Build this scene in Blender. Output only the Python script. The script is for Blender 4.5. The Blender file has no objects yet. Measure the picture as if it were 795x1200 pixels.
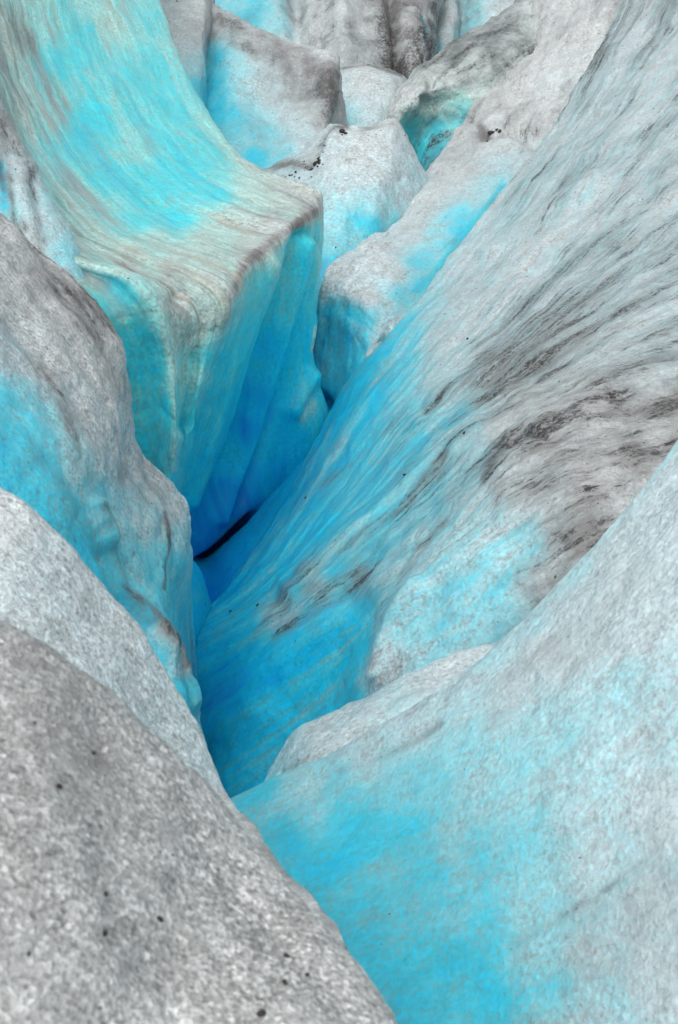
import bpy, math, random
import numpy as np
from mathutils import Vector

random.seed(7)
RNG = np.random.default_rng(11)
S = bpy.context.scene
COL = S.collection

# ------------------------------------------------------------------ camera model
CAMZ = 7.0
PITCH = math.radians(30)
TV = math.tan(math.radians(22.5))
CP, SP = math.cos(PITCH), math.sin(PITCH)


def P(px, py, d):
    """surveyed point: bearing read off the photograph, distance d in metres ahead of the camera"""
    x = (px - 397.5) / 600 * TV
    y = (600 - py) / 600 * TV
    return np.array([d * x, d * (CP + y * SP), CAMZ + d * (-SP + y * CP)])


def project(V):
    R = V - np.array([0, 0, CAMZ])
    dep = R[:, 1] * CP - R[:, 2] * SP
    up = R[:, 1] * SP + R[:, 2] * CP
    dep = np.maximum(dep, 1e-3)
    return 397.5 + R[:, 0] / dep / TV * 600, 600 - up / dep / TV * 600, dep


# ------------------------------------------------------------------ numpy noise
def _hash(ix, iy, iz, seed):
    h = (ix * 374761393 + iy * 668265263 + iz * 2147483647 + seed * 1274126177) & 0xFFFFFFFF
    h = ((h ^ (h >> 13)) * 1274126177) & 0xFFFFFFFF
    h = ((h ^ (h >> 16)) * 2246822519) & 0xFFFFFFFF
    return ((h ^ (h >> 15)) & 0xFFFF) / 32767.5 - 1.0


def vnoise(p, seed=0):
    i = np.floor(p).astype(np.int64)
    f = p - i
    f = f * f * f * (f * (f * 6 - 15) + 10)
    out = 0
    for dx in (0, 1):
        wx = f[:, 0] if dx else 1 - f[:, 0]
        for dy in (0, 1):
            wy = f[:, 1] if dy else 1 - f[:, 1]
            for dz in (0, 1):
                wz = f[:, 2] if dz else 1 - f[:, 2]
                out = out + wx * wy * wz * _hash(i[:, 0] + dx, i[:, 1] + dy, i[:, 2] + dz, seed)
    return out


def fbm(p, octs=4, seed=0, gain=0.5):
    a, s, t = 1.0, 0.0, 0.0
    q = p.copy()
    for o in range(octs):
        s = s + a * vnoise(q, seed + o * 17)
        t += a
        a *= gain
        q = q * 2.03 + 11.7
    return s / t


# ------------------------------------------------------------------ materials
def N(nt, typ, **kw):
    n = nt.nodes.new(typ)
    for k, v in kw.items():
        if k.startswith('i_'):
            n.inputs[k[2:].replace('_', ' ')].default_value = v
        else:
            setattr(n, k, v)
    return n


def math_node(nt, op, a, b=None, c=None, clamp=False):
    n = nt.nodes.new('ShaderNodeMath')
    n.operation = op
    n.use_clamp = clamp
    for k, v in enumerate((a, b, c)):
        if v is None:
            continue
        if isinstance(v, (int, float)):
            n.inputs[k].default_value = v
        else:
            nt.links.new(v, n.inputs[k])
    return n.outputs[0]


def mixc(nt, fac, a, b, blend='MIX'):
    n = nt.nodes.new('ShaderNodeMix')
    n.data_type = 'RGBA'
    n.blend_type = blend
    for sock, v in ((n.inputs[0], fac), (n.inputs[6], a), (n.inputs[7], b)):
        if isinstance(v, (int, float)):
            sock.default_value = v
        elif isinstance(v, tuple):
            sock.default_value = (*v, 1)
        else:
            nt.links.new(v, sock)
    return n.outputs[2]


def smooth(nt, val, lo, hi):
    n = nt.nodes.new('ShaderNodeMapRange')
    n.interpolation_type = 'SMOOTHSTEP'
    n.inputs[1].default_value = lo
    n.inputs[2].default_value = hi
    nt.links.new(val, n.inputs[0])
    return n.outputs[0]


def noise(nt, vec, scale, detail=5, rough=0.55, dist=0.0):
    n = nt.nodes.new('ShaderNodeTexNoise')
    n.inputs['Scale'].default_value = scale
    n.inputs['Detail'].default_value = detail
    n.inputs['Roughness'].default_value = rough
    n.inputs['Distortion'].default_value = dist
    nt.links.new(vec, n.inputs['Vector'])
    return n.outputs['Fac']


def scaled(nt, vec, sx, sy, sz=1.0, ox=0.0):
    n = nt.nodes.new('ShaderNodeMapping')
    n.inputs['Scale'].default_value = (sx, sy, sz)
    n.inputs['Location'].default_value = (ox, ox * 1.7, ox * 0.3)
    nt.links.new(vec, n.inputs['Vector'])
    return n.outputs[0]


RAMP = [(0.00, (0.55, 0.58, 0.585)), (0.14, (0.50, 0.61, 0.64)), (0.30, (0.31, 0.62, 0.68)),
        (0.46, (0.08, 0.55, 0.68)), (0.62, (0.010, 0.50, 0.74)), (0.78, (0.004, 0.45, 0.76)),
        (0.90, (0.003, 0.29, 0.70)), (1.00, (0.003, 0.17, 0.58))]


def ice_material(name, k=1.0, stretch=8.0, ks=0.35, ki=0.25, tint=0.0, white=(0.55, 0.58, 0.585), mott=1.0,
                 dirt_col=(0.155, 0.147, 0.145), threads=1.0, specks=0.5, grain=1.0, bump=1.0, seed=0.0, sss=0.0, crystal=0.14, green=1.0, comb=0.35):
    """k scales pattern with the distance the mass was surveyed at (features per metre)"""
    m = bpy.data.materials.new(name)
    m.use_nodes = True
    nt = m.node_tree
    b = nt.nodes['Principled BSDF']
    uv = N(nt, 'ShaderNodeUVMap', uv_map='flow').outputs[0]
    ob = N(nt, 'ShaderNodeTexCoord').outputs['Object']
    a_blue = N(nt, 'ShaderNodeAttribute', attribute_name='blue').outputs['Fac']
    a_dirt_shade = N(nt, 'ShaderNodeAttribute', attribute_name='dirt').outputs['Fac']
    # warp the flow coordinates a little so that streaks wander
    wn = nt.nodes.new('ShaderNodeTexNoise')
    wn.inputs['Scale'].default_value = 1.1 * k
    wn.inputs['Detail'].default_value = 3
    nt.links.new(ob, wn.inputs['Vector'])
    sub = N(nt, 'ShaderNodeVectorMath', operation='SUBTRACT')
    sub.inputs[1].default_value = (0.5, 0.5, 0.5)
    nt.links.new(wn.outputs['Color'], sub.inputs[0])
    scl = N(nt, 'ShaderNodeVectorMath', operation='SCALE')
    scl.inputs['Scale'].default_value = 0.22 / k
    nt.links.new(sub.outputs[0], scl.inputs[0])
    add = N(nt, 'ShaderNodeVectorMath', operation='ADD')
    nt.links.new(uv, add.inputs[0])
    nt.links.new(scl.outputs[0], add.inputs[1])
    fl = add.outputs[0]

    s1 = noise(nt, scaled(nt, fl, 1.0, stretch * 0.9, 1, seed), 0.7 * k, 6, 0.6)
    s2 = noise(nt, scaled(nt, fl, 1.0, stretch * 1.7, 1, seed + 3), 1.7 * k, 4, 0.55, 0.1)
    s3 = noise(nt, scaled(nt, ob if stretch < 2 else fl, 1.0, 1.0 + (0 if stretch < 2 else stretch * 0.35), 1, seed + 7), 11.0 * k, 6, 0.72, 0.2)
    iso = noise(nt, scaled(nt, ob, 1, 1, 1, seed), 2.2 * k, 8, 0.62, 0.5)
    iso2 = noise(nt, scaled(nt, ob, 1, 1, 1, seed + 5), 9.0 * k, 6, 0.65)
    gr = noise(nt, scaled(nt, ob, 1, 1, 1, seed + 9), 55.0 * k * grain, 4, 0.7)
    vor = N(nt, 'ShaderNodeTexVoronoi')
    vor.inputs['Scale'].default_value = 60.0 * k * grain
    nt.links.new(ob, vor.inputs['Vector'])

    # --- how clean (blue) the ice is
    c = lambda v, g: math_node(nt, 'MULTIPLY', math_node(nt, 'SUBTRACT', v, 0.5), g)
    dv = math_node(nt, 'ADD', math_node(nt, 'ADD', c(s1, ks), c(s2, ks * 0.8)),
                   math_node(nt, 'ADD', c(iso, ki), math_node(nt, 'ADD', c(iso2, ki * 0.7), c(gr, 0.30))))
    # clean deep ice is even; the weathered skin between is patchy
    amp = math_node(nt, 'ADD', 0.35, math_node(nt, 'MULTIPLY', math_node(nt, 'MULTIPLY', a_blue, math_node(nt, 'SUBTRACT', 1.0, a_blue)), 4.2))
    bl = math_node(nt, 'ADD', a_blue, math_node(nt, 'MULTIPLY', dv, amp), clamp=True)
    ramp = nt.nodes.new('ShaderNodeValToRGB')
    els = ramp.color_ramp.elements
    while len(els) < len(RAMP):
        els.new(0.5)
    for e, (p, cc) in zip(els, RAMP):
        e.position = p
        e.color = (*(white if p == 0 else (cc[0], cc[1] * green, cc[2])), 1)
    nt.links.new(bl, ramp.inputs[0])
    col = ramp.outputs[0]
    # crystal-to-crystal brightness of the skin
    mul = math_node(nt, 'ADD', 0.60, math_node(nt, 'MULTIPLY', math_node(nt, 'ADD', math_node(nt, 'ADD', math_node(nt, 'ADD', c(iso2, 0.75 * mott), math_node(nt, 'ADD', c(iso, 0.45), c(s2, comb))), 0.40),
                    math_node(nt, 'ADD', c(gr, 2.1 * mott), c(s3, 0.9))), 1.0))
    col = mixc(nt, math_node(nt, 'SUBTRACT', 1.0, math_node(nt, 'MULTIPLY', bl, 0.75), clamp=True), col,
               mixc(nt, 1.0, col, mul, 'MULTIPLY'))
    vc = N(nt, 'ShaderNodeSeparateColor')
    nt.links.new(vor.outputs['Color'], vc.inputs[0])
    cm = math_node(nt, 'ADD', 1.0 - crystal * 0.5, math_node(nt, 'MULTIPLY', math_node(nt, 'POWER', vc.outputs[0], 2.0), crystal * 1.5))
    col = mixc(nt, math_node(nt, 'SUBTRACT', 1.0, a_blue, clamp=True), col, mixc(nt, 1.0, col, cm, 'MULTIPLY'))
    if crystal >= 0.4:                      # odd crystals painted near-white, sky glints put into the colour
        col = mixc(nt, math_node(nt, 'MULTIPLY', math_node(nt, 'GREATER_THAN', vc.outputs[1], 0.965), 0.7), col, (0.85, 0.87, 0.87))
    if tint > 0:
        t1 = noise(nt, scaled(nt, fl, 1.0, stretch * 2.0, 1, seed + 21), 0.9 * k, 3, 0.5)
        skin = math_node(nt, 'MULTIPLY', smooth(nt, a_blue, 0.58, 0.46), smooth(nt, a_dirt_shade, 0.06, 0.16))
        tm = math_node(nt, 'MULTIPLY', math_node(nt, 'MULTIPLY', smooth(nt, t1, 0.54, 0.70), tint), skin)
        col = mixc(nt, tm, col, (0.40, 0.33, 0.22))
        t2 = noise(nt, scaled(nt, fl, 1.0, stretch * 1.6, 1, seed + 31), 0.8 * k, 3, 0.5)
        tm2 = math_node(nt, 'MULTIPLY', math_node(nt, 'MULTIPLY', smooth(nt, t2, 0.52, 0.66), tint * 1.1), skin)
        col = mixc(nt, tm2, col, (0.34, 0.31, 0.33))
    # --- fine silt, plus the gap shade painted at the fin's foot
    dn = math_node(nt, 'ADD', math_node(nt, 'MULTIPLY', s2, 0.35), math_node(nt, 'ADD', math_node(nt, 'MULTIPLY', s3, 0.35),
                   math_node(nt, 'MULTIPLY', gr, 0.30)))
    band = smooth(nt, math_node(nt, 'ADD', math_node(nt, 'MULTIPLY', s1, 0.6), math_node(nt, 'MULTIPLY', iso, 0.4)), 0.38, 0.62)
    a_dirt_shade0 = a_dirt_shade
    a_dirt_shade = math_node(nt, 'MULTIPLY', a_dirt_shade, math_node(nt, 'MULTIPLY_ADD', band, 1.15, 0.45))
    ds = math_node(nt, 'ADD', math_node(nt, 'MULTIPLY_ADD', dn, 2.4, -0.7), a_dirt_shade)
    col = mixc(nt, math_node(nt, 'MULTIPLY', math_node(nt, 'MULTIPLY', smooth(nt, ds, 0.56, 1.22), 0.9), smooth(nt, a_dirt_shade, 0.01, 0.10)), col, dirt_col)
    # --- dark threads of silt caught in the flow grooves
    if threads > 0:
        tn = noise(nt, scaled(nt, fl, 1.0, stretch * 1.6, 1, seed + 13), 1.6 * k, 12, 0.78, 0.1)
        tm = math_node(nt, 'MULTIPLY', smooth(nt, math_node(nt, 'ADD', tn, math_node(nt, 'MULTIPLY', a_dirt_shade, 0.26)), 0.61, 0.72),
                       math_node(nt, 'MULTIPLY', smooth(nt, a_dirt_shade, 0.06, 0.40), math_node(nt, 'MULTIPLY', smooth(nt, math_node(nt, 'ADD', gr, math_node(nt, 'MULTIPLY', s3, 0.5)), 0.60, 0.80), threads)), None, True)
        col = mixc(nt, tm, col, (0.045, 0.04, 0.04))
    if specks > 0:
        v2 = N(nt, 'ShaderNodeTexVoronoi')
        v2.inputs['Scale'].default_value = 16.0 * k * grain
        nt.links.new(ob, v2.inputs['Vector'])
        wh = N(nt, 'ShaderNodeSeparateColor')
        nt.links.new(v2.outputs['Color'], wh.inputs[0])
        rad = math_node(nt, 'MULTIPLY', math_node(nt, 'POWER', wh.outputs[0], 4.0), 0.12)
        on = math_node(nt, 'LESS_THAN', v2.outputs['Distance'], rad)
        pr = math_node(nt, 'LESS_THAN', wh.outputs[1], math_node(nt, 'ADD', 0.10 * specks, math_node(nt, 'MULTIPLY', a_dirt_shade, specks)))
        col = mixc(nt, math_node(nt, 'MULTIPLY', math_node(nt, 'MULTIPLY', on, pr), 0.85), col, (0.045, 0.04, 0.04))
    nt.links.new(col, b.inputs['Base Color'])
    # --- wet granular gloss
    nt.links.new(math_node(nt, 'ADD', 0.16, math_node(nt, 'MULTIPLY', gr, 0.50)), b.inputs['Roughness'])
    b.inputs['Coat Weight'].default_value = 0.3
    b.inputs['Coat Roughness'].default_value = 0.18
    b.inputs['Coat IOR'].default_value = 1.33
    b.inputs['IOR'].default_value = 1.31
    if sss > 0:
        nt.links.new(math_node(nt, 'MULTIPLY', smooth(nt, a_blue, 0.05, 0.5), sss), b.inputs['Subsurface Weight'])
        b.inputs['Subsurface Radius'].default_value = (0.05, 0.6, 1.0)
        b.inputs['Subsurface Scale'].default_value = 0.25
    # --- bump
    h = math_node(nt, 'ADD', math_node(nt, 'MULTIPLY', s2, 0.024 / k), math_node(nt, 'ADD', math_node(nt, 'MULTIPLY', s3, 0.012 / k),
        math_node(nt, 'ADD', math_node(nt, 'MULTIPLY', iso2, 0.018 / k), math_node(nt, 'ADD',
        math_node(nt, 'MULTIPLY', gr, 0.0055 / k / grain), math_node(nt, 'MULTIPLY', vor.outputs['Distance'], 0.0035 / k / grain)))))
    soft = math_node(nt, 'SUBTRACT', 1.0, math_node(nt, 'MULTIPLY', smooth(nt, a_blue, 0.1, 0.6), 0.8))
    bp = N(nt, 'ShaderNodeBump')
    bp.inputs['Strength'].default_value = min(1.0, 0.8 * bump)
    bp.inputs['Distance'].default_value = 1.0 * bump
    nt.links.new(math_node(nt, 'MULTIPLY', h, soft), bp.inputs['Height'])
    nt.links.new(bp.outputs[0], b.inputs['Normal'])
    return m


def plain_mat(name, col, rough=0.8):
    m = bpy.data.materials.new(name)
    m.use_nodes = True
    nt = m.node_tree
    b = nt.nodes['Principled BSDF']
    ob = N(nt, 'ShaderNodeTexCoord').outputs['Object']
    n = noise(nt, ob, 60, 5, 0.6)
    c = mixc(nt, n, tuple(v * 0.5 for v in col), tuple(min(1, v * 1.5) for v in col))
    nt.links.new(c, b.inputs['Base Color'])
    b.inputs['Roughness'].default_value = rough
    return m


# ------------------------------------------------------------------ surface patches
def cr(Pts, n):
    """uniform Catmull-Rom along axis 0, n steps per segment"""
    Kn = Pts.shape[0]
    pad = np.concatenate([2 * Pts[:1] - Pts[1:2], Pts, 2 * Pts[-1:] - Pts[-2:-1]])
    t = (np.arange(n) / n).reshape([-1] + [1] * (Pts.ndim - 1))
    out = []
    for i in range(Kn - 1):
        p0, p1, p2, p3 = pad[i], pad[i + 1], pad[i + 2], pad[i + 3]
        out.append(0.5 * (2 * p1 + (p2 - p0) * t + (2 * p0 - 5 * p1 + 4 * p2 - p3) * t * t + (3 * p1 - p0 - 3 * p2 + p3) * t ** 3))
    out.append(Pts[-1:])
    return np.concatenate(out)


CAM = np.array([0, 0, CAMZ])


def roll(G, axis, end, size):
    """continue the mass over its crest: away from the crest, back under itself and down"""
    G = np.moveaxis(G, axis, 0)
    edge, inner = (G[0], G[1]) if end == 0 else (G[-1], G[-2])
    ray = edge - CAM
    ray = ray / np.linalg.norm(ray, axis=-1, keepdims=True)
    inn = inner - edge
    inn = inn / (np.linalg.norm(inn, axis=-1, keepdims=True) + 1e-6)
    dn = np.array([0, 0, -1.0])
    rows = [edge + size * (ray * a + inn * b_ + dn * c_) for a, b_, c_ in ((0.22, 0.03, 0.0), (0.60, 0.14, 0.12), (1.2, 0.3, 0.6))]
    G = np.concatenate([np.array(rows[::-1]), G]) if end == 0 else np.concatenate([G, np.array(rows)])
    return np.moveaxis(G, 0, axis)


MASSES = {}


def paint_field(px, py, samples, strokes):
    num = np.zeros((len(px), 2))
    den = np.zeros(len(px))
    for sx, sy, bl, dr in samples:
        d2 = (px - sx) ** 2 + (py - sy) ** 2
        w = 1 / (d2 + 120.0) ** 1.7
        num[:, 0] += w * bl
        num[:, 1] += w * dr
        den += w
    f = num / den[:, None]
    for ch, pts, rad, val in strokes:
        best = np.full(len(px), 1e9)
        for (x0, y0), (x1, y1) in zip(pts[:-1], pts[1:]):
            vx, vy = x1 - x0, y1 - y0
            t = np.clip(((px - x0) * vx + (py - y0) * vy) / (vx * vx + vy * vy), 0, 1)
            best = np.minimum(best, (px - x0 - t * vx) ** 2 + (py - y0 - t * vy) ** 2)
        w = np.exp(-best / (rad * rad))
        f[:, ch] = f[:, ch] * (1 - w) + val * w
    return f


def mass(name, label, cat, rows, mat, samples, strokes=(), rolls=(), nu=14, nv=14, disp=1.0, seed=0,
         stretch=5.0, k=1.0, carve=None, group=None, grit=0.0, parts=None, ext=()):
    G = np.array([[P(*p) for p in r] for r in rows])          # [v, u, 3]
    off = {'u': 0, 'v': 0}
    for axis, end, vec in ext:                 # the mass runs on beyond what the photograph shows
        ax = 0 if axis == 'v' else 1
        H = np.moveaxis(G, ax, 0)
        vec = np.array(vec)
        if end == 0:
            H = np.concatenate([(H[0] + vec)[None], (H[0] + vec * 0.4)[None], (H[0] + vec * 0.13)[None], H])
            off[axis] += 3
        else:
            H = np.concatenate([H, (H[-1] + vec * 0.13)[None], (H[-1] + vec * 0.4)[None], (H[-1] + vec)[None]])
        G = np.moveaxis(H, 0, ax)
    for axis, end, size in rolls:
        if end == 0 and axis == 'u':
            off['u'] += 0
        G = roll(G, 0 if axis == 'v' else 1, end, size)
    F = cr(G, nv)
    F = np.moveaxis(cr(np.moveaxis(F, 1, 0), nu), 0, 1)
    nvv, nuu = F.shape[:2]
    du = np.linalg.norm(np.diff(F, axis=1), axis=2).mean(0)
    dv = np.linalg.norm(np.diff(F, axis=0), axis=2).mean(1)
    U = np.concatenate([[0], np.cumsum(du)])
    Vv = np.concatenate([[0], np.cumsum(dv)])
    U = U - U[off['u'] * nu]
    Vv = Vv - Vv[off['v'] * nv]
    UU, VV = np.meshgrid(U, Vv)
    # normals
    tu = np.gradient(F, axis=1)
    tv = np.gradient(F, axis=0)
    nrm = np.cross(tu, tv)
    nrm /= (np.linalg.norm(nrm, axis=2, keepdims=True) + 1e-9)
    flat = F.reshape(-1, 3)
    nf = nrm.reshape(-1, 3)
    mid = nf[(nvv // 2) * nuu + nuu // 2]
    flip = np.dot(mid, CAM - flat[(nvv // 2) * nuu + nuu // 2]) < 0
    if flip:
        nf = -nf
    px, py, dep = project(flat)
    f = paint_field(px, py, samples, strokes)
    uvw = np.stack([UU.ravel(), VV.ravel(), np.full(UU.size, seed * 1.37)], 1)
    hs = np.zeros(len(flat))
    hs += 0.055 / k * fbm(flat * 1.6 * k + seed, 3, seed)
    hs += 0.045 / k * fbm(uvw * np.array([0.9, 0.9 * stretch * 0.6, 1]) * k, 4, seed + 5, 0.55)
    hs += 0.020 / k * fbm(flat * 7.0 * k + seed, 4, seed + 9, 0.6)
    hs += 0.022 / k * (0.4 - np.abs(fbm(flat * 4.0 * k + 3.1 * seed, 4, seed + 23, 0.55))) ** 2 * -4 + 0.01 / k
    hs *= disp * (1.0 - 0.55 * np.clip(f[:, 0], 0, 1))
    if carve is not None:
        for pts, rad, dz in carve:
            best = np.full(len(px), 1e9)
            for (x0, y0), (x1, y1) in zip(pts[:-1], pts[1:]):
                vx, vy = x1 - x0, y1 - y0
                t = np.clip(((px - x0) * vx + (py - y0) * vy) / (vx * vx + vy * vy), 0, 1)
                best = np.minimum(best, (px - x0 - t * vx) ** 2 + (py - y0 - t * vy) ** 2)
            hs += dz * np.exp(-best / (rad * rad))
    flat = flat + nf * hs[:, None]
    F = flat.reshape(nvv, nuu, 3)
    # skirt: the mass stands on the glacier bed
    ring = [(0, j) for j in range(nuu)] + [(i, nuu - 1) for i in range(1, nvv)] + \
           [(nvv - 1, j) for j in range(nuu - 2, -1, -1)] + [(i, 0) for i in range(nvv - 2, 0, -1)]
    ridx = np.array([i * nuu + j for i, j in ring])
    low = flat[ridx].copy()
    low[:, 2] = np.minimum(low[:, 2] - 0.05, -0.15)
    verts = np.concatenate([flat, low])
    nb = len(flat)
    ii, jj = np.meshgrid(np.arange(nvv - 1), np.arange(nuu - 1), indexing='ij')
    a = (ii * nuu + jj).ravel()
    quads = np.stack([a, a + 1, a + nuu + 1, a + nuu], 1)
    n = len(ridx)
    r = np.arange(n)
    sk = np.stack([ridx[(r + 1) % n], ridx[r], nb + r, nb + (r + 1) % n], 1)
    faces = np.concatenate([quads, sk])
    if flip:
        faces = faces[:, ::-1]
    base = np.array([flat[:, 0].mean(), flat[:, 1].mean(), 0.0])
    vv = (verts - base).astype(np.float32)
    uv = np.concatenate([uvw[:, :2], uvw[ridx, :2]])
    fa = np.concatenate([f, f[ridx]])

    def link(nm, fc, parent=None):
        me = bpy.data.meshes.new(nm)
        used = np.unique(fc)
        remap = np.zeros(len(vv), dtype=np.int64)
        remap[used] = np.arange(len(used))
        q = remap[fc]
        me.vertices.add(len(used))
        me.vertices.foreach_set('co', vv[used].ravel())
        me.loops.add(q.size)
        me.loops.foreach_set('vertex_index', q.astype(np.int32).ravel())
        me.polygons.add(len(q))
        me.polygons.foreach_set('loop_start', np.arange(0, q.size, 4, dtype=np.int32))
        me.polygons.foreach_set('loop_total', np.full(len(q), 4, dtype=np.int32))
        me.polygons.foreach_set('use_smooth', np.ones(len(q), dtype=bool))
        me.update(calc_edges=True)
        for an, ch in (('blue', 0), ('dirt', 1)):
            at = me.attributes.new(an, 'FLOAT', 'POINT')
            at.data.foreach_set('value', fa[used, ch].astype(np.float32))
        uvl = me.uv_layers.new(name='flow')
        uvl.data.foreach_set('uv', uv[fc.ravel()].astype(np.float32).ravel())
        me.materials.append(mat)
        me.validate()
        ob_ = bpy.data.objects.new(nm, me)
        COL.objects.link(ob_)
        if parent:
            ob_.parent = parent
        return ob_

    if parts is None:
        o = link(name, faces)
    else:                                   # a root that carries the parts, split along a grid line
        o = bpy.data.objects.new(name, None)
        COL.objects.link(o)
        axis, spec = parts
        tag = (jj if axis == 'u' else ii).ravel()
        tag = np.concatenate([tag, [(jx if axis == 'u' else ix) for ix, jx in ring]])
        for pn, lo, hi, plab in spec:
            sh = off[axis] * (nu if axis == 'u' else nv)
            c_ = link(pn, faces[(tag >= (lo + sh if lo else 0)) & (tag < hi + sh)], o)
            if plab:
                c_['label'] = plab
    o.location = base
    o['label'] = label
    o['category'] = cat
    o['kind'] = 'thing'
    if group:
        o['group'] = group
    px, py, dep = project(flat)
    MASSES[label] = dict(v=flat, n=nf, px=px, py=py, d=dep, dirt=f[:, 1], o=o)
    return o


# ================================================================== the ice
# ---- foreground grey hump
mass('ice_hump', 'rough dark grey granular ice hump closest below, speckled with black stones', 'ice hump',
     [[(-260, 640, 1.76), (-120, 690, 1.76), (0, 735, 1.778), (60, 762, 1.795), (125, 812, 1.813), (200, 880, 1.83), (262, 945, 1.83), (330, 1022, 1.778), (395, 1100, 1.698), (455, 1185, 1.619), (520, 1300, 1.514)], [(-260, 720, 1.653), (-120, 775, 1.653), (0, 820, 1.671), (60, 850, 1.679), (120, 895, 1.697), (190, 955, 1.709), (250, 1015, 1.709), (315, 1085, 1.666), (375, 1155, 1.601), (430, 1235, 1.532), (490, 1350, 1.436)], [(-260, 850, 1.528), (-120, 900, 1.528), (0, 940, 1.545), (60, 968, 1.558), (115, 1005, 1.571), (175, 1055, 1.584), (230, 1105, 1.584), (290, 1165, 1.55), (345, 1235, 1.49), (395, 1310, 1.43), (450, 1420, 1.349)], [(-260, 1020, 1.416), (-120, 1060, 1.421), (0, 1095, 1.434), (60, 1115, 1.447), (110, 1145, 1.459), (160, 1190, 1.472), (210, 1235, 1.472), (265, 1295, 1.439), (315, 1360, 1.388), (360, 1430, 1.334), (410, 1530, 1.262)], [(-260, 1250, 1.305), (-120, 1280, 1.31), (0, 1310, 1.323), (60, 1330, 1.335), (105, 1355, 1.348), (150, 1395, 1.356), (195, 1440, 1.356), (240, 1500, 1.328), (290, 1560, 1.282), (330, 1630, 1.237), (370, 1720, 1.165)]],
     ice_material('grey_granular_ice', k=2.0, stretch=0.55, ks=0.10, ki=0.12, white=(0.47, 0.485, 0.48), mott=1.4, crystal=0.45, dirt_col=(0.17, 0.172, 0.17), threads=0.1, specks=0.9, grain=1.15, bump=1.3, seed=1),
     [(0, 800, 0, .2), (200, 930, 0, .2), (100, 1100, 0, .18), (400, 1160, 0.0, .2), (40, 1180, 0.0, .14), (330, 1060, 0, .16), (60, 880, 0, .22)],
     [], ext=[('u', 0, (-2.5, -.2, -.2))], rolls=[('v', 0, .25)], nu=26, nv=30, disp=0.5, seed=1, stretch=2, k=2.0)

# ---- second pale ridge behind the hump
mass('ice_ridge', 'pale pinkish grey narrow ice ridge just behind the dark grey speckled hump', 'ice ridge',
     [[(-220, 470, 2.948), (-100, 525, 2.948), (0, 585, 2.948), (32, 606, 2.948), (75, 640, 2.974), (130, 700, 3.01), (182, 765, 3.036), (215, 820, 3.036), (240, 868, 3.01), (264, 925, 2.948), (290, 965, 2.816), (335, 1018, 2.596), (390, 1072, 2.376), (432, 1140, 2.2), (475, 1230, 2.024)], [(-220, 540, 2.825), (-100, 600, 2.807), (-10, 655, 2.794), (22, 680, 2.794), (62, 712, 2.814), (112, 765, 2.843), (160, 825, 2.869), (192, 875, 2.869), (220, 920, 2.843), (246, 965, 2.781), (272, 1005, 2.662), (315, 1060, 2.466), (365, 1115, 2.265), (405, 1180, 2.108), (445, 1265, 1.962)], [(-220, 640, 2.671), (-100, 705, 2.64), (-20, 750, 2.627), (10, 775, 2.622), (45, 805, 2.635), (90, 850, 2.659), (135, 905, 2.685), (165, 950, 2.685), (195, 990, 2.665), (222, 1030, 2.609), (248, 1068, 2.508), (290, 1118, 2.331), (335, 1170, 2.16), (370, 1230, 2.028), (410, 1310, 1.901)], [(-220, 760, 2.548), (-100, 820, 2.517), (-30, 870, 2.499), (0, 890, 2.486), (30, 920, 2.494), (70, 960, 2.517), (110, 1010, 2.543), (140, 1050, 2.543), (170, 1090, 2.517), (195, 1125, 2.473), (220, 1160, 2.385), (260, 1200, 2.233), (300, 1250, 2.068), (335, 1310, 1.954), (375, 1390, 1.839)]],
     ice_material('pale_granular_ice', k=1.5, stretch=1.1, mott=1.3, crystal=0.22, ks=0.2, ki=0.25, white=(0.64, 0.665, 0.67), threads=0.4, specks=0.3, grain=0.9, seed=2),
     [(0, 600, .06, .12), (60, 680, .10, .08), (130, 740, .10, .08), (30, 720, .08, .08), (200, 850, .13, .08), (235, 900, .1, .12), (270, 960, .02, .28), (340, 1050, .0, .34), (420, 1140, 0, .34)],
     [(1, [(100, 700), (150, 770), (165, 830)], 9, .3), (1, [(0, 745), (60, 785), (130, 840)], 14, .15)],
     ext=[('u', 0, (-4, -.3, -.3))], rolls=[('v', 0, .3)], nu=16, nv=26, disp=0.55, seed=2, stretch=3, k=1.5)

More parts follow.
